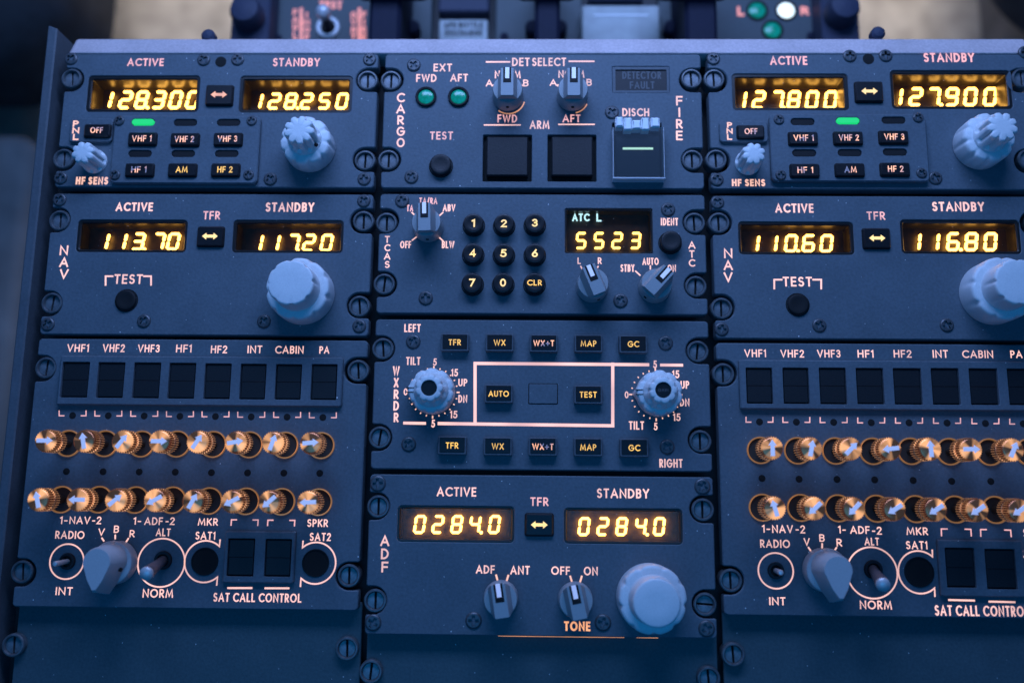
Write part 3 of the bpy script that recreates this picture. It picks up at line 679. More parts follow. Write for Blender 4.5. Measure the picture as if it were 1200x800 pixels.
# ------------------------------------------------------------------ fire and throttle quadrant panel behind the rim
def fire_panel():
    ZP = -112.0
    A = lambda px, py, z=ZP: at(px, py, z)
    x0 = A(272, 20)[0]; x1 = A(1006, 20)[0]; yb = A(600, 110)[1]; yt = A(600, -110)[1]
    t = thing('fire_control_panel', ((x0 + x1) / 2, (yb + yt) / 2, -420), 'blurred fire control panel with dark pull handles and green lamps beyond the pedestal rim', 'panel')
    part('housing', MB().box(x0 + 8, x1 - 8, yb, yt, -420, ZP - 6, .5), BODY, ((x0 + x1) / 2, (yb + yt) / 2, -300), t)
    def sub(px0, px1, M=GREYP, z=ZP, name='faceplate'):
        xa, xb = A(px0, 20, z)[0], A(px1, 20, z)[0]; part(name, MB().box(xa, xb, yb, yt, ZP - 6, z, .6, 1.2), M, ((xa + xb) / 2, (yb + yt) / 2, z), t)
    sub(318, 443); sub(472, 506); sub(581, 631); sub(652, 682, z=ZP - .5); sub(772, 803); sub(830, 962)
    # end brackets with round knobs
    for p0, p1, kx, ky in ((271, 316, 285, 8), (963, 1007, 992, 4)):
        xa, xb = A(p0, 20, -95)[0], A(p1, 20, -95)[0]; _, y0 = A(p0, 46, -95)
        b = part('end_bracket', MB().box(xa, xb, y0 - 30, yt, -130, -95, 1.2, 2.5), NAVYB, ((xa + xb) / 2, y0, -95), t)
        kxx, kyy = A(kx, ky, -82)
        part('round_knob', MB().lathe([(8.8, -95), (9.2, -92), (9.0, -86), (7.6, -83), (4, -82), (.4, -81.8)], 32, cx=kxx, cy=kyy), NAVYB, (kxx, kyy, -95), b)
    # pull handles: stem, collar and cross bar
    for c, w_, k in ((456, 38, 0), (641, 30, 1), (816, 38, 2)):
        x, y = A(c, 20, -80); ww = w_ / 2.2
        h = part('fire_handle', MB().box(x - ww / 2, x + ww / 2, y - 40, y + 34, -118, -66, 2.0, 3.0), NAVY, (x, y, -100), t)
        xx, yy = A(c, 0, -58)
        part('cross_bar', MB().box(xx - ww * .9 - 4, xx + ww * .9 + 4, A(c, 4, -74)[1], yy + 26, -72, -52, 3.0, 4.0), NAVY, (xx, yy, -60), h)
        for s in (-1, 1): part('collar', MB().lathe([(4.5, ZP), (4.5, ZP + 8), (3.5, ZP + 9)], 24, cx=x + s * (ww / 2 + 1), cy=A(c, 40, ZP)[1]), NAVY, (x, y, ZP), h)
    # captions and switch of the left plate
    Zk = lambda u, v, z=ZP: at(250 + u / 6, v / 6, z)
    word(t, Zk, 'TEST', 745, 905, 8, 66, REDL, z=ZP + .1, wd=.26)
    for s_, u, v0, v1 in (('FAULT', 575, 66, 325), ('INOP', 658, 86, 292), ('OVHT', 985, 84, 292), ('FIRE', 1060, 82, 290)): stack(t, Zk, s_, u, v0, v1, 40, REDL, z=ZP + .1, wd=.24, fill=.86)
    lines(t, Zk, [[(618, 68), (618, 330)]], 2.1, REDL, z=ZP + .1); lines(t, Zk, [[(1027, 68), (1027, 330)]], 2.1, REDL, z=ZP + .1)
    x, y = at(250 + 808 / 6, 200 / 6, ZP)
    s = part('toggle_switch', MB().lathe([(6.8, ZP), (6.8, ZP + 1.5), (6.2, ZP + 2.2), (4.9, ZP + 2.2), (4.4, ZP + .5)], 40, cx=x, cy=y, cap=False).prism(circle(x, y, 4.6, 24), ZP, ZP + .3, mi=1), [WHITE, HOLE], (x, y, ZP), t)
    tx, ty = at(250 + 770 / 6, 78 / 6, ZP + 26); p0 = Vector((x, y, ZP)); d = Vector((tx, ty, ZP + 26)) - p0
    part('lever', MB().tube([p0 + d * q for q in (0, .3, .7, .85)], [2.0, 2.2, 3.2, 3.6], 20), NAVY, (x, y, ZP), s)
    part('lever_tip', MB().tube([p0 + d * q for q in (.8, .9, 1.0, 1.05, 1.08)], [3.6, 4.1, 3.9, 2.8, .6], 20), CHROME, (x, y, ZP), s)
    # bottle discharge plate
    q = survey(430, 0, 220 / 1200)
    Zq = lambda u, v, z=0: q(u, v, ZP + 4 + z)
    x0_, x1_, y0_, y1_ = box_of(Zq, 460, 772, 125, 248, 0)
    p = part('caption_plate', MB().box(x0_, x1_, y0_ - 6, y1_, ZP - 6, ZP + 4, .6, .8), PLATEW, ((x0_ + x1_) / 2, y0_, ZP), t, label='pale lamp caption reading APU BOTTLE DISCHARGE')
    for s_, u0, u1, v0, v1 in (('APU BOTTLE', 492, 740, 142, 182), ('DISCHARGE', 500, 738, 192, 232)):
        bx = box_of(Zq, u0, u1, v0, v1, .1); part('legend', write(MB(), s_, *bx, ZP + 4.1, .2), MATTE, ((bx[0] + bx[1]) / 2, bx[2], ZP + 4.1), p, smooth=0)
    x0_, x1_, y0_, y1_ = box_of(Zq, 455, 780, 12, 100, 4); part('lamp_cover', MB().box(x0_, x1_, y0_ + 3, y1_ + 20, ZP - 6, ZP + 7, 1, 1), NAVYB, ((x0_ + x1_) / 2, y0_, ZP), t)
    q2 = survey(640, 0, 220 / 1200); Zr = lambda u, v, z=0: q2(u, v, ZP + 10 + z)
    x0_, x1_, y0_, y1_ = box_of(Zr, 226, 728, 32, 243, 0); w2 = part('light_shield', MB().box(x0_, x1_, y0_ - 8, y1_, ZP - 6, ZP + 10, 1.0, .8), PLATEW, ((x0_ + x1_) / 2, y0_, ZP), t, label='pale blank square lamp cover')
    bx = box_of(Zr, 305, 655, 95, 106, .2); part('ridge', MB().box(bx[0], bx[1], bx[2], bx[3], ZP + 9.8, ZP + 10.5, .2), WHITE, ((bx[0] + bx[1]) / 2, bx[2], ZP + 10), w2)
    x0_, x1_, y0_, y1_ = box_of(Zr, 270, 620, -60, 12, 0); part('lamp_cover', MB().box(x0_, x1_, y0_, y1_, ZP - 6, ZP + 12, 1, 1), NAVYB, ((x0_ + x1_) / 2, y0_, ZP), t)
    # three lamps of the right plate
    for px, py, M, lb in ((887, 13, GREENL, 'dim green lamp'), (921, 13, WHITEL, 'lamp lit white'), (905, 36, GREENL, 'dim green lamp')): lens(t, A, px, py, 6.3, 4.9, M, ZP, label=lb)
    Zn = lambda u, v, z=ZP: at(u, v, z)
    word(t, Zn, 'L', 864, 872, 8, 19, REDL, z=ZP + .1, wd=.26); word(t, Zn, 'R', 938, 948, 8, 18, REDL, z=ZP + .1, wd=.26)
    for px, py in ((950, 43), (326, 46), (591, 44)): x, y = A(px, py, ZP); part('screw', MB().lathe([(2.6, ZP), (2.4, ZP + 1.2), (.3, ZP + 1.8)], 20, cx=x, cy=y), NAVY, (x, y, ZP), t)
fire_panel()

# ------------------------------------------------------------------ VHF radio panels (top row, both sides)
TOP0, TOP1 = -51.4, 12.6
def radio(label, col, Z, D):
    wins = [window_hole(Z, *q) for q in D['wins']]
    kp = box_of(Z, *D['keyplate'], 2.6)
    t = module('radio_panel', label, 'control panel', col, (0, 4), TOP0, TOP1, wins, 'radio panels of the pedestal')
    word(t, Z, 'ACTIVE', *D['active'], M=ROSE, wd=.18); word(t, Z, 'STANDBY', *D['standby'], M=ROSE, wd=.18)
    for q, dg in zip(D['wins'], D['digits']): display(t, Z, *q, dg[0], *dg[1], depth=10.0)
    key(t, Z, *D['xfer'], 12.2, 9.6, '<>', h=1.6, name='transfer_key', M=ORANGE if col == 0 else YELLOW)
    # raised plate with six keys and six bar lights
    hx = []
    for u, v in D['lights']:
        x, y = Z(u, v, 2.6); hx.append(rrect(x - 5.3, x + 5.3, y - 1.65, y + 1.65, 1.64))
    part('key_plate', MB().prism(rrect(*kp, 2.2), -.5, 2.6, .5, holes=hx, hch=.15).prism(rrect(kp[0] + 1, kp[1] - 1, kp[2] + 1, kp[3] - 1, 1), -.4, .9, mi=1), [PLATE, MATTE], ((kp[0] + kp[1]) / 2, (kp[2] + kp[3]) / 2, 0), t)
    for u, v in D['kscrews']: screw(t, Z, u, v, .78, 2.6)
    for i, (u, v) in enumerate(D['lights']): bar_light(t, Z, u, v, 10.0, 2.9, lit=(i == D['lit']), zt=2.6)
    for (u, v), s in zip(D['keys'], ('VHF 1', 'VHF 2', 'VHF 3', 'HF 1', 'AM', 'HF 2')):
        key(t, Z, u, v, 12.6, 6.0, s, tw=.70 if len(s) > 4 else (.42 if s == 'AM' else .54), th=.48, z0=2.6, h=1.5, M=AMBER if s in ('AM', 'HF 2') and col == 0 else AMBERU, wd=.15)
    # panel off key and its small raised plate
    po = box_of(Z, *D['offplate'], 1.6); part('off_plate', MB().prism(rrect(*po, 1.6), -.5, 1.6, .4), PLATE, ((po[0] + po[1]) / 2, po[2], 0), t)
    key(t, Z, *D['off'], 11.8, 6.0, 'OFF', tw=.48, th=.46, z0=1.6, h=1.5, M=AMBERU)
    stack(t, Z, 'PNL', *D['pnl'], PEACH, z=1.66, wd=.24, fill=.92)
    word(t, Z, 'HF SENS', *D['hfsens'], M=PEACH, wd=.22)
    x, y = Z(*D['hfknob'], 0); k = MB().lathe([(5.6, 0), (5.6, 1.0), (5.2, 1.6), (5.2, 10.4), (4.9, 11.4), (4.3, 11.8), (2, 11.9)], 144, mod=lambda a, q: flute(8, .20, .2)(a) if 2 <= q <= 5 else 1)
    put('sensitivity_knob', k.data('sensitivity_knob', KNOB, smooth=50), (x, y, 0), t, .3)
    tuning_knob(t, Z, *D['knob'], 'radio', D['krot'])
    for u, v in D['screws']: screw(t, Z, u, v)
    dimple(t, Z, *D['hole'], 2.3, name='lock_hole')
    for u, v in D['fast']: fastener(t, at, u, v)
radio('radio panel reading 128.300 and 128.250, with a small knob at its lower left', 0, z1, dict(
    wins=[(272, 622, 237, 350), (748, 1100, 238, 352)], active=(398, 512, 183, 207), standby=(853, 1000, 182, 208),
    digits=[([('1', 347), ('2', 393), ('8', 443), ('.', 463), ('3', 497), ('0', 549), ('0', 602)], (284, 341, 38)), ([('1', 816), ('2', 858), ('8', 909), ('.', 931), ('2', 959), ('5', 1014), ('0', 1069)], (291, 342, 36))],
    xfer=(684, 296), keyplate=(350, 808, 361, 573), kscrews=[(373, 378), (787, 378), (360, 547), (777, 547)],
    lights=[(447, 382), (579, 383), (714, 383), (437, 480), (572, 480), (708, 480)], lit=0,
    keys=[(443, 433), (576, 435), (711, 434), (434, 530), (568, 530), (703, 530)],
    offplate=(218, 350, 370, 444), off=(302, 407), pnl=(237, 377, 440, 22), hfsens=(237, 338, 553, 577), hfknob=(297, 506), knob=(971, 466), krot=.2,
    screws=[(223, 185), (637, 188), (743, 187), (1155, 187), (190, 557), (845, 560), (1138, 560)], hole=(690, 194),
    fast=[(83, 91.5), (73.5, 185.6), (430.5, 93.8), (427.5, 187.5)]))
radio('radio panel reading 127.800 and 127.900, right of the cargo fire panel', 2, z3, dict(
    wins=[(175, 583, 260, 388), (733, 1157, 248, 383)], active=(307, 438, 198, 229), standby=(847, 1025, 187, 219),
    digits=[([('1', 219), ('2', 268), ('7', 333), ('.', 354), ('8', 391), ('0', 455), ('0', 520)], (319, 384, 44)), ([('1', 768), ('2', 820), ('7', 883), ('.', 907), ('9', 947), ('0', 1012), ('0', 1081)], (308, 374, 46))],
    xfer=(657, 321), keyplate=(310, 862, 400, 638), kscrews=[(338, 421), (827, 414), (345, 616), (840, 609)],
    lights=[(422, 428), (581, 425), (742, 423), (428, 538), (588, 537), (747, 535)], lit=1,
    keys=[(425, 485), (584, 484), (744, 481), (431, 598), (590, 596), (749, 594)],
    offplate=(130, 300, 425, 500), off=(240, 462), pnl=(165, 430, 494, 22), hfsens=(173, 290, 630, 655), hfknob=(228, 574), knob=(1037, 514), krot=.5,
    screws=[(108, 208), (587, 198), (713, 197), (120, 632), (888, 627), (1203, 185)], hole=(653, 208),
    fast=[(837, 92.2), (839.5, 186.6), (1199, 91), (1206, 186)]))

# ------------------------------------------------------------------ cargo fire panel
def cargo():
    Z = z2
    arms = [(388, 552, 452, 608), (605, 768, 452, 608)]; det = (822, 1013, 223, 311); disch = (822, 988, 412, 606)
    holes = [window_hole(Z, *q, r=.5) for q in arms + [det, disch]]
    t = module('cargo_fire_panel', 'cargo fire panel with two black square ARM keys and a clear DISCH guard', 'control panel', 1, (0, 4), TOP0, TOP1, holes)
    W = lambda *a, **k: word(t, Z, *a, **k)
    W('EXT', 223, 285, 214, 240); W('FWD', 165, 233, 249, 275); W('AFT', 279, 338, 248, 274); W('TEST', 211, 288, 441, 468, M=PINKD)
    stack(t, Z, 'CARGO', 113, 312, 500, 27); stack(t, Z, 'FIRE', 1046, 322, 477, 27)
    W('DET', 486, 545, 194, 222); W('SELECT', 553, 667, 194, 222)
    lines(t, Z, [[(398, 208), (480, 208)]], .75, cap=False); lines(t, Z, [[(675, 206), (762, 206)]], .75, cap=False)
    W('NORM', 428, 515, 237, 263); W('A', 398, 421, 267, 290); W('B', 523, 541, 267, 290); W('NORM', 641, 728, 236, 261); W('A', 612, 636, 266, 288); W('B', 735, 753, 265, 288)
    for u in (424, 518, 640, 732): dimple(t, Z, u, 287, .5, M=PINK, name='index_dot')
    W('FWD', 437, 503, 384, 411, M=PINKD); W('AFT', 655, 715, 384, 410, M=PINKD); W('ARM', 545, 611, 404, 432)
    lines(t, Z, [[(391, 419), (515, 419)]], .6, cap=False); lines(t, Z, [[(640, 417), (763, 417)]], .6, cap=False)
    for u in (198, 307): lens(t, Z, u, 326, 4.75, 3.45, GREENL)
    round_button(t, Z, 247, 553, 4.9, CAPS)
    selector(t, Z, 472, 326, 6.9, 0); selector(t, Z, 687, 326, 6.9, 0)
    shaft_light(t, Z, 474, 330, 7.35, -125, -15); shaft_light(t, Z, 687, 329, 7.25, -75, -25)
    for q in arms:
        x0, x1, y0, y1 = box_of(Z, *q, 0); o = ((x0 + x1) / 2, (y0 + y1) / 2, 0)
        part('arm_key', MB().box(x0 + .05, x1 - .05, y0 + .05, y1 - .05, -6, -2.2).box(x0 + 1.7, x1 - 1.7, y0 + 2.2, y1 - 1.4, -2.2, 1.6, .5, .6, mi=1), [HOLE, CAPS], o, t)
    x0, x1, y0, y1 = box_of(Z, *det, 0); o = ((x0 + x1) / 2, (y0 + y1) / 2, 0)
    a = part('annunciator', MB().prism(rrect(x0 + .05, x1 - .05, y0 + .05, y1 - .05), -3, -.2, .1, holes=[rrect(x0 + 1.4, x1 - 1.2, y0 + 1.2, y1 - 1.4, .2)]).box(x0 + .5, x1 - .5, y0 + .5, y1 - .5, -3, -.7, mi=1), [SIDE, CAPS], o, t)
    for s_, q in (('DETECTOR', (855, 985, 240, 265)), ('FAULT', (880, 963, 273, 298))):
        bx = box_of(Z, *q, -.6); part('legend', write(MB(), s_, *bx, -.62, .17), GHOSTT, ((bx[0] + bx[1]) / 2, bx[2], -.6), a, smooth=0)
    W('DISCH', 855, 945, 363, 390)
    x0, x1, y0, y1 = box_of(Z, *disch, 0); o = ((x0 + x1) / 2, (y0 + y1) / 2, 0)
    part('discharge_switch', MB().box(x0 + .05, x1 - .05, y0 + .05, y1 - .05, -6, -1.5).box(x0 + 1, x1 - 1, y0 + 1.2, y1 - 6, -1.5, 1.2, .5, .5, mi=1), [HOLE, CAPS], o, t)
    bx = box_of(Z, 858, 960, 489, 496, 3.0); part('reflected_light', MB().box(bx[0], bx[1], bx[2], bx[3], 1.15, 1.3), MINT, ((bx[0] + bx[1]) / 2, bx[2], 3), t)  # glowing strip painted in for a light reflected in the guard cover
    # clear hinged guard
    gx0, gx1, gy0, gy1 = x0 - .4, x1 + .5, y0 - .8, y1 - 4.2
    mb = MB().box(gx0 + .5, gx1 - .5, gy0 + .7, gy1, 4.0, 4.9, .25, .4)
    for (p, q, r_, s_) in ((gx0 + .2, gx0 + .5, gy0 + .7, gy1), (gx1 - .5, gx1 - .2, gy0 + .7, gy1), (gx0, gx1, gy0, gy0 + .7)): mb.box(p, q, r_, s_, .2, 5.1, .12, mi=1)
    g = part('guard', mb, [ACRYL, ACRYLE], o, t, label='clear hinged guard')
    for u0, u1, v0, v1 in ((833, 858, 391, 424), (860, 888, 394, 436), (889, 918, 402, 432), (919, 946, 394, 436), (951, 981, 394, 426)):
        hb = box_of(Z, u0, u1, v0, v1, 5); part('hinge', MB().box(*hb, .3, 5.2, .6, .3), ACRYLH, ((hb[0] + hb[1]) / 2, hb[2], 2), g)
    for u, v in ((157, 219), (149, 593), (820, 377)): screw(t, Z, u, v, 1.05)
    for p in ((458, 94), (455, 187), (810.5, 91.7), (811.5, 187)): fastener(t, at, *p)
cargo()

# ------------------------------------------------------------------ NAV radio panels
NV0, NV1 = -118.4, -54.4
def nav(label, col, Z, D):
    t = module('navigation_panel', label, 'control panel', col, (7, 11), NV0, NV1, [window_hole(Z, *q) for q in D['wins']], 'radio panels of the pedestal')
    word(t, Z, 'ACTIVE', *D['active'], wd=.19); word(t, Z, 'STANDBY', *D['standby'], wd=.19); word(t, Z, 'TFR', *D['tfr'], M=PINKD)
    for q, dg in zip(D['wins'], D['digits']): display(t, Z, *q, dg[0], *dg[1], depth=7.0, slant=.15, bez=1.4)
    key(t, Z, *D['xfer'], 11.6, 9.0, '<>', h=1.6, name='transfer_key')
    stack(t, Z, 'NAV', *D['nav'])
    word(t, Z, 'TEST', *D['test']); lines(t, Z, [D['bl']], .75); lines(t, Z, [D['br']], .75)
    round_button(t, Z, *D['btn'], 4.7, MATTE, h=1.4)
    tuning_knob(t, at, *D['knob'], 'nav', D['krot'])
    for u, v in D['screws']: screw(t, Z, u, v)
    for p in D['fast']: fastener(t, at, *p)
nav('navigation radio panel reading 113.70 and 117.20', 0, z4, dict(wins=[(240, 583, 127, 228), (727, 1072, 128, 230)], active=(362, 478, 73, 100), standby=(830, 982, 73, 102), tfr=(635, 688, 100, 126),
    digits=[([('1', 336), ('1', 391), ('3', 433), ('.', 453), ('7', 496), ('0', 542)], (167, 222, 38)), ([('1', 817), ('1', 870), ('7', 917), ('.', 932), ('2', 966), ('0', 1021)], (171, 226, 37))],
    xfer=(656, 178), nav=(200, 207, 318, 26), test=(357, 446, 297, 327), bl=[(330, 330), (330, 303), (352, 303)], br=[(450, 303), (472, 303), (472, 330)], btn=(393, 378), knob=(356, 345), krot=.1,
    screws=[(187, 65), (1137, 68), (150, 453), (450, 443), (825, 444), (1123, 459)], fast=[(69, 258), (60, 354.8), (425.6, 258.8), (420.8, 358.5)]))
nav('navigation radio panel reading 110.60 and 116.80', 2, z6, dict(wins=[(197, 602, 150, 265), (768, 1188, 143, 262)], active=(325, 460, 86, 118), standby=(877, 1060, 80, 113), tfr=(647, 712, 114, 143),
    digits=[([('1', 265), ('1', 329), ('0', 381), ('.', 405), ('6', 443), ('0', 506)], (194, 257, 44)), ([('1', 833), ('1', 898), ('6', 951), ('.', 976), ('8', 1015), ('0', 1082)], (187, 253, 45))],
    xfer=(684, 207), nav=(160, 243, 369, 30), test=(352, 455, 343, 377), bl=[(322, 384), (322, 353), (348, 353)], br=[(459, 353), (487, 353), (487, 384)], btn=(406, 440), knob=(1161, 344.5), krot=.5,
    screws=[(122, 82), (137, 527), (480, 514), (928, 513)], fast=[(842.7, 260.7), (846, 361), (1215, 259), (1224, 360)]))

# ------------------------------------------------------------------ transponder panel
def transponder():
    Z = z5
    win = (663, 957, 98, 248)
    t = module('transponder_panel', 'transponder panel with nine round black keys and a 5523 readout', 'control panel', 1, (7, 10), -108.2, -54.1, [window_hole(Z, *win, r=.8)])
    W = lambda *a, **k: word(t, Z, *a, **k)
    W('TA/RA', 175, 236, 62, 84, M=PINKD); W('TA', 133, 155, 86, 108, M=PINKD); W('ABV', 254, 296, 84, 108); W('OFF', 111, 148, 207, 231); W('BLW', 251, 293, 207, 231)
    for sg in ([(151, 112), (162, 122)], [(243, 122), (254, 112)], [(152, 204), (166, 193)], [(241, 194), (254, 206)]): lines(t, Z, [sg], .6, name='index_mark')
    stack(t, Z, 'TCAS', 68, 190, 302, 20); stack(t, Z, 'ATC', 1088, 208, 298, 22)
    selector(t, Z, 206, 164, 6.6, 2, h=16.5)
    for (u, v), s in zip(((357, 152), (459, 153), (562, 151), (355, 251), (458, 252), (562, 252), (353, 350), (456, 350), (561, 350)), ('1', '2', '3', '4', '5', '6', '7', '0', 'CLR')):
        k = round_button(t, Z, u, v, 4.55, BLACK, h=4.2, name='keypad_key'); x, y = ORG[k.name].x, ORG[k.name].y
        hw, hh = ((3.15, 1.25) if s == 'CLR' else ((.75 if s == '1' else 1.3), 1.75))
        part('legend', write(MB(), s, x - hw, x + hw, y - hh, y + hh, 4.25, .17 if s == 'CLR' else .19), AMBER if s == 'CLR' else YELLOW, (x, y, 4.25), k, smooth=0)
        k['label'] = 'round black key marked ' + s
    W('IDENT', 984, 1042, 130, 155); round_button(t, Z, 1017, 210, 4.7, CAPS, h=3.6, name='ident_button')
    def ex(dsp):
        for s_, q in (('ATC', (687, 745, 115, 141)), ('L', (768, 785, 115, 142))):
            bx = box_of(Z, *q, -4); part('legend', write(MB(), s_, *bx, -4, .2), ICE, ((bx[0] + bx[1]) / 2, bx[2], -4), dsp, smooth=0)
    display(t, Z, *win, [('5', 717), ('5', 777), ('2', 838), ('3', 899)], 177, 234, 36, depth=4.6, slant=.1, bez=.9, M=DIGITD, t=.135, extra=ex)
    W('L', 705, 716, 262, 284); W('R', 773, 786, 262, 284); W('STBY', 849, 896, 285, 310); W('AUTO', 922, 977, 263, 287); W('ON', 1006, 1035, 286, 310)
    for sg in ([(716, 292), (721, 301)], [(774, 292), (769, 301)], [(900, 308), (914, 321)], [(949, 290), (949, 300)], [(1003, 300), (994, 306)]): lines(t, Z, [sg], .6, name='index_mark')
    selector(t, Z, 753, 362, 6.9, 22, h=14.5); selector(t, Z, 962, 364, 6.9, -42, h=14.5)
    for u, v in ((118, 73), (1008, 102), (197, 398), (849, 407)): screw(t, Z, u, v, 1.05)
    for p in ((452.8, 260.8), (450, 332.5), (814, 260.8), (815.7, 335.3)): fastener(t, at, *p)
transponder()

# ------------------------------------------------------------------ weather radar panel
def radar():
    Z = z7
    t = module('weather_radar_panel', 'weather radar panel with two tilt knobs and twelve lettered keys round a pink frame line', 'control panel', 1, (13, 17), -175.1, -110.9)
    W = lambda *a, **k: word(t, Z, *a, **k)
    W('LEFT', 125, 180, 56, 83); W('RIGHT', 979, 1057, 507, 536); W('TILT', 131, 179, 166, 193); W('TILT', 877, 928, 381, 409); stack(t, Z, 'WXRDR', 98, 197, 391, 20)
    names = ('TFR', 'WX', 'WX+T', 'MAP', 'GC'); tw = (.44, .42, .74, .56, .40)
    for i, (u, v) in enumerate(((294, 117), (444, 118), (592, 120), (742, 121), (892, 123))): key(t, Z, u, v, 12.0, 7.6, names[i], tw[i], .34, frame=True, h=3.4, M=AMBERU if i == 2 else AMBER)
    for i, (u, v) in enumerate(((285, 462), (438, 465), (589, 466), (741, 468), (895, 470))): key(t, Z, u, v, 12.0, 7.6, names[i], tw[i], .34, frame=True, h=3.4, M=AMBERU if i == 2 else AMBER)
    key(t, Z, 441, 289, 12.0, 7.8, 'AUTO', .72, .32, frame=True, h=3.4); key(t, Z, 741, 292, 12.0, 7.8, 'TEST', .60, .32, frame=True, h=3.4)
    x0, x1, y0, y1 = box_of(Z, 543, 637, 257, 322, 0); part('blank_cap', MB().prism(rrect(x0, x1, y0, y1, .4), -.2, .35, .12).prism(rrect(x0 - .35, x1 + .35, y0 - .35, y1 + .35, .5), -.2, .02, mi=1), [PLATE, MATTE], ((x0 + x1) / 2, y0, 0), t)
    lines(t, Z, [[(362, 190), (362, 389)], [(823, 190), (823, 396)], [(362, 187.5), (940, 192)], [(242, 388.5), (823, 396)]], 1.35, name='frame_line')
    lines(t, Z, [[(986, 193), (1054, 193.5)]], 1.2, name='frame_line'); lines(t, Z, [[(126, 387), (193, 388)]], 1.2, name='frame_line')
    W('5', 222, 234, 171, 195); W('15', 282, 305, 206, 231); W('UP', 306, 336, 239, 264); W('DN', 306, 336, 293, 319); W('15', 278, 303, 346, 371); W('0', 123, 136, 271, 294); W('5', 216, 228, 376, 402)
    W('5', 959, 971, 178, 204); W('15', 1022, 1046, 211, 237); W('UP', 1050, 1079, 246, 272); W('DN', 1048, 1080, 305, 331); W('15', 1025, 1050, 355, 380); W('0', 863, 876, 281, 304); W('5', 961, 973, 386, 411)
    for cx, cy in ((222, 284), (967, 292)):
        mb = MB(); ox, oy = Z(cx, cy, 0)
        for k in range(24):
            a = math.radians(15 * k); r0 = 10.0; big = k % 6 == 0; r1 = 11.3 if big else 10.7
            mb.stroke([(ox + r0 * math.cos(a), oy + r0 * math.sin(a)), (ox + r1 * math.cos(a), oy + r1 * math.sin(a))], .62 if big else .5, .05, cap=False)
        part('tilt_scale', mb, PEACH, (ox, oy, .05), t, smooth=0)
    for (u, v), gain in (((221, 284), 0), ((974, 291), 1)):
        x, y = Z(u, v, 0); R = 9.6; ri = 5.9
        tab = lambda a: 1 + .13 * math.exp(-((a - math.pi) / .16) ** 2)
        mo = flute(10, .07, .16, ph=.31)
        A_ = MB().lathe([(R * .98, 0), (R, .5), (R, 5.8), (R * .97, 7.2), (R * .90, 7.8), (R * .6, 7.9)], 192, mod=lambda a, q: (mo(a) * tab(a) if 2 <= q <= 4 else tab(a) if q < 2 else 1))
        k = put('tilt_knob', A_.data('tilt_knob', KNOB, smooth=50), (x, y, 0), t)
        mi_ = flute(9, .10, .18)
        B_ = MB().lathe([(ri * 1.25, 7.8), (ri * 1.2, 9.5), (ri, 10.6), (ri, 14.6), (ri * .94, 15.6), (ri * .86, 16.0), (3.35, 16.0), (3.25, 15.2)], 144, mod=lambda a, q: mi_(a) if 2 <= q <= 5 else 1, cap=False).prism(circle(0, 0, 3.3, 28), 14.6, 15.3, mi=1)
        put('gain_knob', B_.data('gain_knob', [KNOB, BLACK], smooth=50), (x, y, 0), k)
        part('pointer_mark', MB().box(x - R * 1.08, x - R * .74, y - 1.15, y - .75, 7.0, 7.92).box(x - R * 1.08, x - R * .74, y + .75, y + 1.15, 7.0, 7.92), MATTE, (x, y, 7), k)
        if gain:
            part('legend', write(MB(), 'GAIN', x - 2.1, x + 2.1, y - .62, y + .62, 15.36, .17), GHOSTT, (x, y, 15.3), k, smooth=0)
    for u, v in ((155, 115), (1000, 120), (140, 458), (1005, 467)): screw(t, Z, u, v, 1.05)
    for p in ((448.5, 408.3), (444.7, 512.3), (817.8, 411.5), (821, 516.8)): fastener(t, at, *p)
radar()

# ------------------------------------------------------------------ direction finder panel
def adf():
    Z = z8
    wins = [(102, 493, 150, 272), (660, 1057, 158, 278)]
    t = module('direction_finder_panel', 'direction finder radio panel reading 0284.0 twice', 'control panel', 1, (20, 24), -242.0, -177.3, [window_hole(Z, *q) for q in wins], 'radio panels of the pedestal')
    W = lambda *a, **k: word(t, Z, *a, **k)
    W('ACTIVE', 234, 366, 87, 118); W('STANDBY', 770, 945, 92, 124); W('TFR', 547, 608, 121, 150, M=PINKD); stack(t, Z, 'ADF', 60, 248, 380, 28)
    display(t, Z, *wins[0], [('0', 177), ('2', 238), ('8', 301), ('4', 362), ('.', 383), ('0', 427)], 180, 243, 38, depth=5.0, slant=.13, bez=1.2)
    display(t, Z, *wins[1], [('0', 727), ('2', 790), ('8', 853), ('4', 917), ('.', 938), ('0', 979)], 187, 250, 38, depth=5.0, slant=.13, bez=1.2)
    key(t, Z, 577, 213, 11.6, 9.0, '<>', h=1.6, name='transfer_key')
    W('ADF', 365, 428, 348, 376); W('ANT', 480, 545, 350, 379); W('OFF', 617, 680, 352, 380); W('ON', 726, 773, 353, 382); W('TONE', 660, 748, 536, 568, M=ORANGE, wd=.2)
    for sg in ([(432, 379), (438, 402)], [(474, 380), (467, 403)], [(680, 383), (687, 406)], [(720, 383), (713, 406)]): lines(t, Z, [sg], .75, PEACH, name='index_mark', cap=False)
    selector(t, Z, 449, 456, 7.1, 9, h=14.0); selector(t, Z, 697, 461, 7.1, 12, h=14.0)
    tuning_knob(t, Z, 945, 454, 'adf', .2)
    for u, v in ((37, 75), (1123, 85), (21, 540), (357, 533), (790, 540), (1137, 560)): screw(t, Z, u, v, 1.12)
    for p, rt in (((443, 593.2), 0), ((439.5, 703.5), 0), ((823.8, 597), 0), ((826.6, 708), 1.5)): fastener(t, at, *p, rt)
    xa, y = PITCH + XA, -242.0
    xs, xe = z8(440, 590, -5)[0], z8(858, 592, -5)[0]; xe2 = z8(970, 592, -5)[0]
    part('edge_light', MB().box(xs, xe, y - .26, y - .02, -1.2, -.8), LEAK, (xs, y, -5), t); part('edge_light', MB().box(xe + 5, xe2, y - .24, y - .02, -1.2, -.8), LEAK, (xe, y, -5), t)
adf()

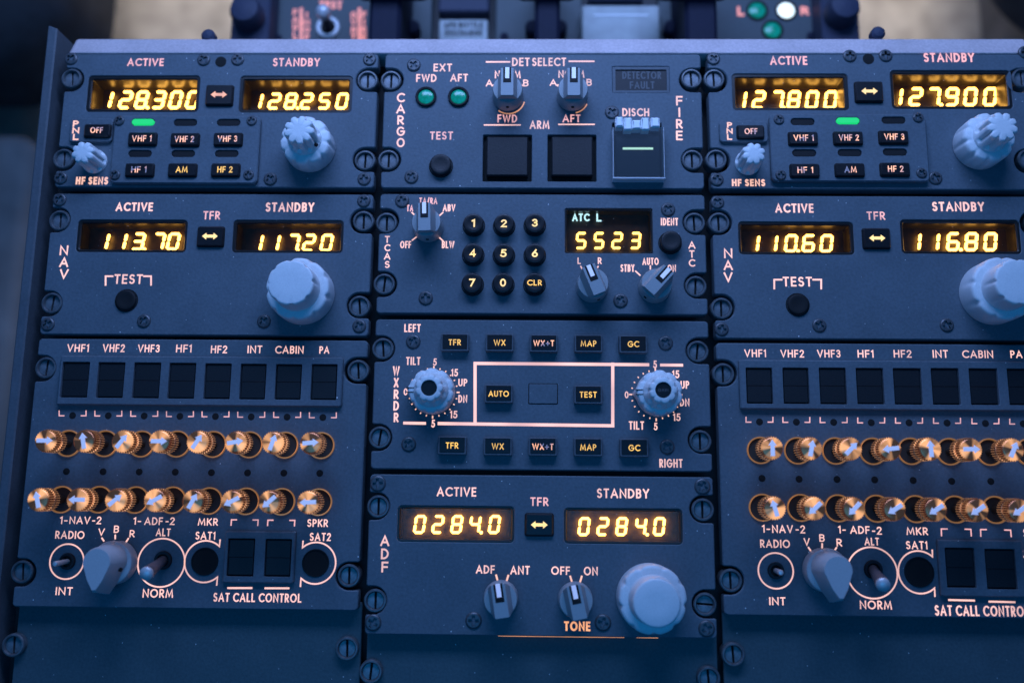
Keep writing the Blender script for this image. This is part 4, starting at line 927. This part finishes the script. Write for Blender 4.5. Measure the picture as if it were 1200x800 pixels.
# ------------------------------------------------------------------ audio control panels
def audio(label, col, D):
    t = module('audio_control_panel', label, 'control panel', col, (14, 23), -232.8, -120.3, [], 'audio control panels')
    for s, (Z, u0, u1, v0, v1) in zip(('VHF1', 'VHF2', 'VHF3', 'HF1', 'HF2', 'INT', 'CABIN', 'PA'), D['names']): word(t, Z, s, u0, u1, v0, v1, wd=.155)
    # raised strip with eight rocker caps
    def strip(q, wins, r=.9, h=2.2, name='switch_strip'):
        (xa, ya), (xb, yb) = at(q[0], q[3], h), at(q[1], q[2], h); hs = []; rc = []
        for Z, u0, u1, v0, v1 in wins:
            b = box_of(Z, u0, u1, v0, v1, h); hs.append(rrect(*b, .35)); rc.append(b)
        part(name, MB().prism(rrect(xa, xb, ya, yb, r), -.5, h, .5, holes=hs, hch=.15), PLATE, ((xa + xb) / 2, (ya + yb) / 2, 0), t)
        for b in rc:
            cx, cy = (b[0] + b[1]) / 2, (b[2] + b[3]) / 2; x0, x1, y0, y1 = b[0] + .45, b[1] - .45, b[2] + .6, b[3] - .5
            mb = MB().box(b[0] + .02, b[1] - .02, b[2] + .02, b[3] - .02, -.4, .3, mi=1)
            mb.box(x0, x1, y0, cy + .001, .2, 1.30, .16, .3).box(x0, x1, cy + .003, y1, .2, 1.40, .16, .3)
            part('switch_cap', mb, [CAPS, HOLE], (cx, cy, 0), t)
    strip(D['strip'], D['wins'])
    for Z, u, v in D['dots']:
        dimple(t, Z, u, v, 1.3)
        for sg in (-1, 1): lines(t, Z, [[(u + sg * 70, v - 24), (u + sg * 70, v + 1), (u + sg * 45, v + 1)]], .47, PINKD, name='bracket_mark')
    for Z, u, v, dg in D['row1']: volume_knob(t, Z, u, v, dg)
    for Z, u, v in D['dots2']: dimple(t, Z, u, v, 1.3)
    for Z, u, v, dg in D['row2']: volume_knob(t, Z, u, v, dg)
    for Z, s, u0, u1, v0, v1 in D['words']: word(t, Z, s, u0, u1, v0, v1, wd=.155)
    for Z, sg in D['marks']: lines(t, Z, [sg], .65, name='index_mark')
    for Z, sg in D['brks']: lines(t, Z, [sg], .52, PINKD, name='bracket_mark')
    for Z, u, v, R in D['circles']:
        cx, cy = Z(u, v); rr = abs(Z(u + R, v)[0] - cx); part('ring_line', MB().stroke(circle(cx, cy, rr, 64), .62, .06, closed=True), PINK, (cx, cy, .06), t, smooth=0)
    for Z, u, v, R, sd, hr in D['cees']:
        cx, cy = Z(u, v); rr = abs(Z(u + R, v)[0] - cx); a = 47
        pts = arc(cx, cy, rr, rr, a, 360 - a, 40) if sd > 0 else arc(cx, cy, rr, rr, 180 - a, -180 + a, 40)
        p0 = pts[0]; p1 = pts[-1]; pts = [(p0[0] + .1, p0[1] + 2.6)] + pts + [(p1[0] - .1, p1[1] - 3.2)]
        part('ring_line', MB().stroke(pts, .62, .06), PINK, (cx, cy, .06), t, smooth=0)
        r_ = abs(Z(u + hr, v)[0] - cx)
        part('jack_hole', MB().lathe([(r_ * 1.05, 0.0), (r_ * 1.03, .35), (r_ * .96, .35), (r_ * .94, .05)], 40, cx=cx, cy=cy, cap=True, mids=[0, 0, 1, 1]), [MATTE, HOLE], (cx, cy, 0), t)
    strip(D['block'], D['bwins'], r=.8, h=2.0, name='switch_block')
    for Z, sg in D['ulines']: lines(t, Z, [sg], .75, cap=False)
    (Z, u, v, ut, vt) = D['tog1']; toggle(t, Z, u, v, ut, vt, CHROME, 1.0, 1.1, zt=9.0, R=3.4, collar=BLACK)
    (Z, u, v, ut, vt) = D['tog2']; toggle(t, Z, u, v, ut, vt, BATM, 2.0, 2.7, zt=17.0, R=3.8, collar=BLACK)
    # pointer knob for the filter
    Z, u, v, lean = D['vbr']; x, y = Z(u, v)
    def mk():
        mb = MB().lathe([(8.9, .3), (8.9, 4.5), (8.6, 5.6), (8.0, 6.0), (4, 6.1)], 96, mod=lambda a, q: 1 - .10 * math.exp(-((a - math.pi / 2) / .09) ** 2) if q < 4 else 1)
        def tear(k, s=1.0):
            L = arc(0, 1.0, 6.6 * s, 6.6 * s, -8, 188, 22) + [(-3.6 * s, -7.2 * s), (-.9 * s, -11.6 * s), (.9 * s, -11.6 * s), (3.6 * s, -7.2 * s)]
            return [(p, q, k) for p, q in L]
        a = tear(6.0, 1.06); b = tear(17.0, .90); c = tear(18.2, .82); n = len(a)
        mb.add(a + b + c, [(i, (i + 1) % n, n + (i + 1) % n, n + i) for i in range(n)] + [(n + i, n + (i + 1) % n, 2 * n + (i + 1) % n, 2 * n + i) for i in range(n)] + [tuple(range(2 * n, 3 * n))])
        mb.lathe([(.9, 0), (.9, .01)], 12, mi=1)
        mb.tube([(5.6, -2.0, 9.5), (6.6, -2.3, 9.5)], [.9, .8], 14, mi=1)
        return mb.data('pointer_knob', [KNOBM, HOLE], smooth=40)
    put('pointer_knob', cached('vbr', mk), (x, y, 0), t, lean)
    for p in D['fast']: fastener(t, at, *p)
dx = lambda *u: u
audio('audio control panel below the panel reading 113.70', 0, dict(
    names=[(a1, 350, 463, 103, 143), (a1, 535, 650, 103, 144), (a1, 718, 832, 105, 145), (a1, 917, 998, 105, 146), (a2, 165, 250, 110, 150), (a2, 356, 432, 110, 150), (a2, 500, 648, 112, 152), (a2, 730, 782, 114, 152)],
    strip=(65.5, 402, 418.5, 474), wins=[(a1, 318, 460, 195, 380), (a1, 505, 645, 197, 382), (a1, 692, 832, 198, 384), (a1, 876, 1015, 200, 386), (a2, 130, 267, 203, 388), (a2, 316, 450, 205, 390), (a2, 500, 635, 207, 391), (a2, 686, 820, 207, 393)],
    dots=[(a1, 378, 474), (a1, 564, 475), (a1, 751, 476), (a1, 937, 478), (a2, 189, 479), (a2, 375, 481), (a2, 562, 482), (a2, 748, 484)],
    row1=[(a1, 357, 619, 0), (a1, 548, 620, 102), (a1, 738, 622, 53), (a1, 923, 622, 0), (a2, 178, 624, 58), (a2, 367, 626, 10), (a2, 552, 628, 72), (a2, 740, 630, 5)],
    dots2=[(a1, 346, 765), (a1, 537, 766), (a1, 725, 767), (a1, 913, 768), (a2, 168, 771), (a2, 356, 772), (a2, 545, 773), (a2, 732, 774)],
    row2=[(a3, 322, 200, 105), (a3, 517, 200, 180), (a3, 707, 202, 40), (a3, 900, 203, 209), (a4, 157, 207, 63), (a4, 349, 209, 208), (a4, 535, 211, 222), (a4, 727, 213, 183)],
    words=[(a3, '1-', 312, 352, 288, 327), (a3, 'NAV', 362, 470, 288, 327), (a3, '-2', 480, 528, 288, 328), (a3, '1-', 695, 735, 292, 330), (a3, 'ADF', 752, 848, 292, 332), (a3, '-2', 862, 910, 292, 332), (a3, 'RADIO', 288, 440, 363, 404), (a3, 'ALT', 812, 888, 350, 390), (a3, 'V', 512, 545, 350, 388), (a3, 'B', 593, 620, 335, 373), (a3, 'R', 675, 702, 358, 396), (a3, 'INT', 290, 378, 655, 697), (a3, 'NORM', 743, 902, 665, 710), (a4, 'MKR', 98, 202, 297, 335), (a4, 'SAT1', 85, 188, 367, 408), (a4, 'SPKR', 667, 775, 302, 342), (a4, 'SAT2', 680, 790, 373, 415), (a4, 'SAT CALL CONTROL', 178, 637, 687, 733)],
    marks=[(a3, [(531, 401), (540, 414)]), (a3, [(600, 386), (600, 402)]), (a3, [(668, 403), (658, 418)])],
    brks=[(a4, [(270, 333), (272, 305), (298, 305)]), (a4, [(385, 306), (411, 306), (409, 334)]), (a4, [(460, 334), (462, 307), (488, 307)]), (a4, [(577, 308), (602, 308), (600, 336)])],
    circles=[(a3, 348, 522, 88), (a3, 840, 528, 122)], cees=[(a4, 133, 522, 105, 1, 68), (a4, 710, 530, 105, -1, 68)],
    block=(260, 346.5, 622.5, 682.5), bwins=[(a4, 250, 390, 402, 600), (a4, 445, 582, 405, 602)], ulines=[(a4, [(250, 660), (381, 660)]), (a4, [(444, 661), (574, 661)])],
    tog1=(a3, 352, 521, 283, 535), tog2=(a3, 850, 516, 756, 590), vbr=(a3, 608, 525, -.02), fast=[(53, 430.6), (24.8, 669.8), (419.3, 434), (408.5, 674.3)]))
audio('audio control panel below the panel reading 110.60', 2, dict(
    names=[(a5, 232, 345, 130, 170), (a5, 420, 543, 132, 172), (a5, 611, 733, 132, 172), (a6, 22, 105, 133, 173), (a6, 210, 303, 133, 173), (a6, 413, 493, 133, 174), (a6, 567, 728, 135, 175), (a6, 818, 880, 136, 175)],
    strip=(868, 1222, 423.5, 479), wins=[(a5, 243, 380, 225, 412), (a5, 435, 570, 225, 413), (a5, 625, 765, 225, 415), (a6, 18, 160, 227, 415), (a6, 212, 358, 228, 417), (a6, 410, 555, 228, 418), (a6, 608, 757, 229, 419), (a6, 808, 955, 230, 420)],
    dots=[(a5, 311, 507), (a5, 503, 508), (a5, 697, 509), (a6, 93, 511), (a6, 290, 512), (a6, 488, 513), (a6, 688, 515), (a6, 885, 517)],
    row1=[(a5, 315, 655, 90), (a5, 508, 657, 78), (a5, 705, 658, 45), (a6, 100, 660, 187), (a6, 298, 660, 92), (a6, 500, 662, 0), (a6, 708, 664, 65), (a6, 912, 665, 20)],
    dots2=[(a7, 307, 43), (a7, 490, 47), (a7, 677, 48), (a8, 105, 50), (a8, 295, 53), (a8, 485, 57), (a8, 678, 58), (a8, 870, 60)],
    row2=[(a7, 309, 187, 105), (a7, 497, 188, 222), (a7, 682, 190, 226), (a8, 114, 192, 212), (a8, 307, 194, 213), (a8, 502, 196, 213), (a8, 699, 198, 213), (a8, 897, 200, 213)],
    words=[(a7, '1-', 307, 347, 272, 310), (a7, 'NAV', 357, 460, 273, 312), (a7, '-2', 473, 520, 274, 314), (a7, '1-', 683, 720, 276, 314), (a7, 'ADF', 742, 838, 278, 316), (a8, '-2', 92, 140, 281, 320), (a7, 'RADIO', 298, 445, 345, 385), (a8, 'ALT', 55, 127, 335, 373), (a7, 'V', 513, 543, 337, 375), (a7, 'B', 590, 616, 318, 355), (a7, 'R', 675, 702, 340, 378), (a7, 'INT', 343, 423, 628, 668), (a8, 'NORM', 32, 190, 645, 688), (a8, 'MKR', 262, 368, 284, 322), (a8, 'SAT1', 260, 365, 352, 392), (a8, 'SPKR', 838, 945, 292, 332), (a8, 'SAT2', 852, 960, 362, 402), (a8, 'SAT CALL CONTROL', 402, 866, 670, 722)],
    marks=[(a7, [(537, 384), (546, 397)]), (a7, [(604, 366), (604, 384)]), (a7, [(674, 385), (664, 400)])],
    brks=[(a8, [(435, 325), (434, 292), (463, 292)]), (a8, [(552, 293), (580, 294), (582, 326)]), (a8, [(629, 327), (628, 295), (656, 295)]), (a8, [(747, 297), (776, 298), (779, 329)])],
    circles=[(a7, 375, 498, 86), (a8, 93, 508, 124)], cees=[(a8, 325, 505, 103, 1, 71), (a8, 912, 512, 103, -1, 71)],
    block=(1103.5, 1198.5, 633, 698.5), bwins=[(a8, 458, 603, 385, 582), (a8, 655, 805, 391, 590)], ulines=[(a8, [(468, 642), (600, 645)]), (a8, [(667, 650), (800, 653)])],
    tog1=(a7, 375, 497, 402, 508), tog2=(a8, 97, 492, 150, 572), vbr=(a7, 612, 493, .06), fast=[(848, 438), (856.8, 680), (1224, 437), (1238, 682)]))

# ------------------------------------------------------------------ blank panels at the foot
def blank(label, col, y1, fr, pts, notch=True):
    cx = col * PITCH
    t = thing('blank_panel', (cx + 70, y1 - 40, -12), label, 'blank panel', 'blank panels')
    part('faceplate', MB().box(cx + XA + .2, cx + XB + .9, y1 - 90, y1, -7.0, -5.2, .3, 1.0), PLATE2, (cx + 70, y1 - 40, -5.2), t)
    for px, py in pts:
        x, y = at(px, py, -2); put('fastener', cached('fastener', fastener_mesh), (x, y, -2.2), t, random.gauss(0, .06))
blank('plain blank panel below the left audio panel', 0, -230, 26, [(14, 756), (406, 760)])
blank('plain blank panel below the direction finder panel', 1, -240, 27, [(434, 787), (831, 795)])
blank('plain blank panel below the right audio panel', 2, -230, 26, [(860, 767), (1245, 770)])
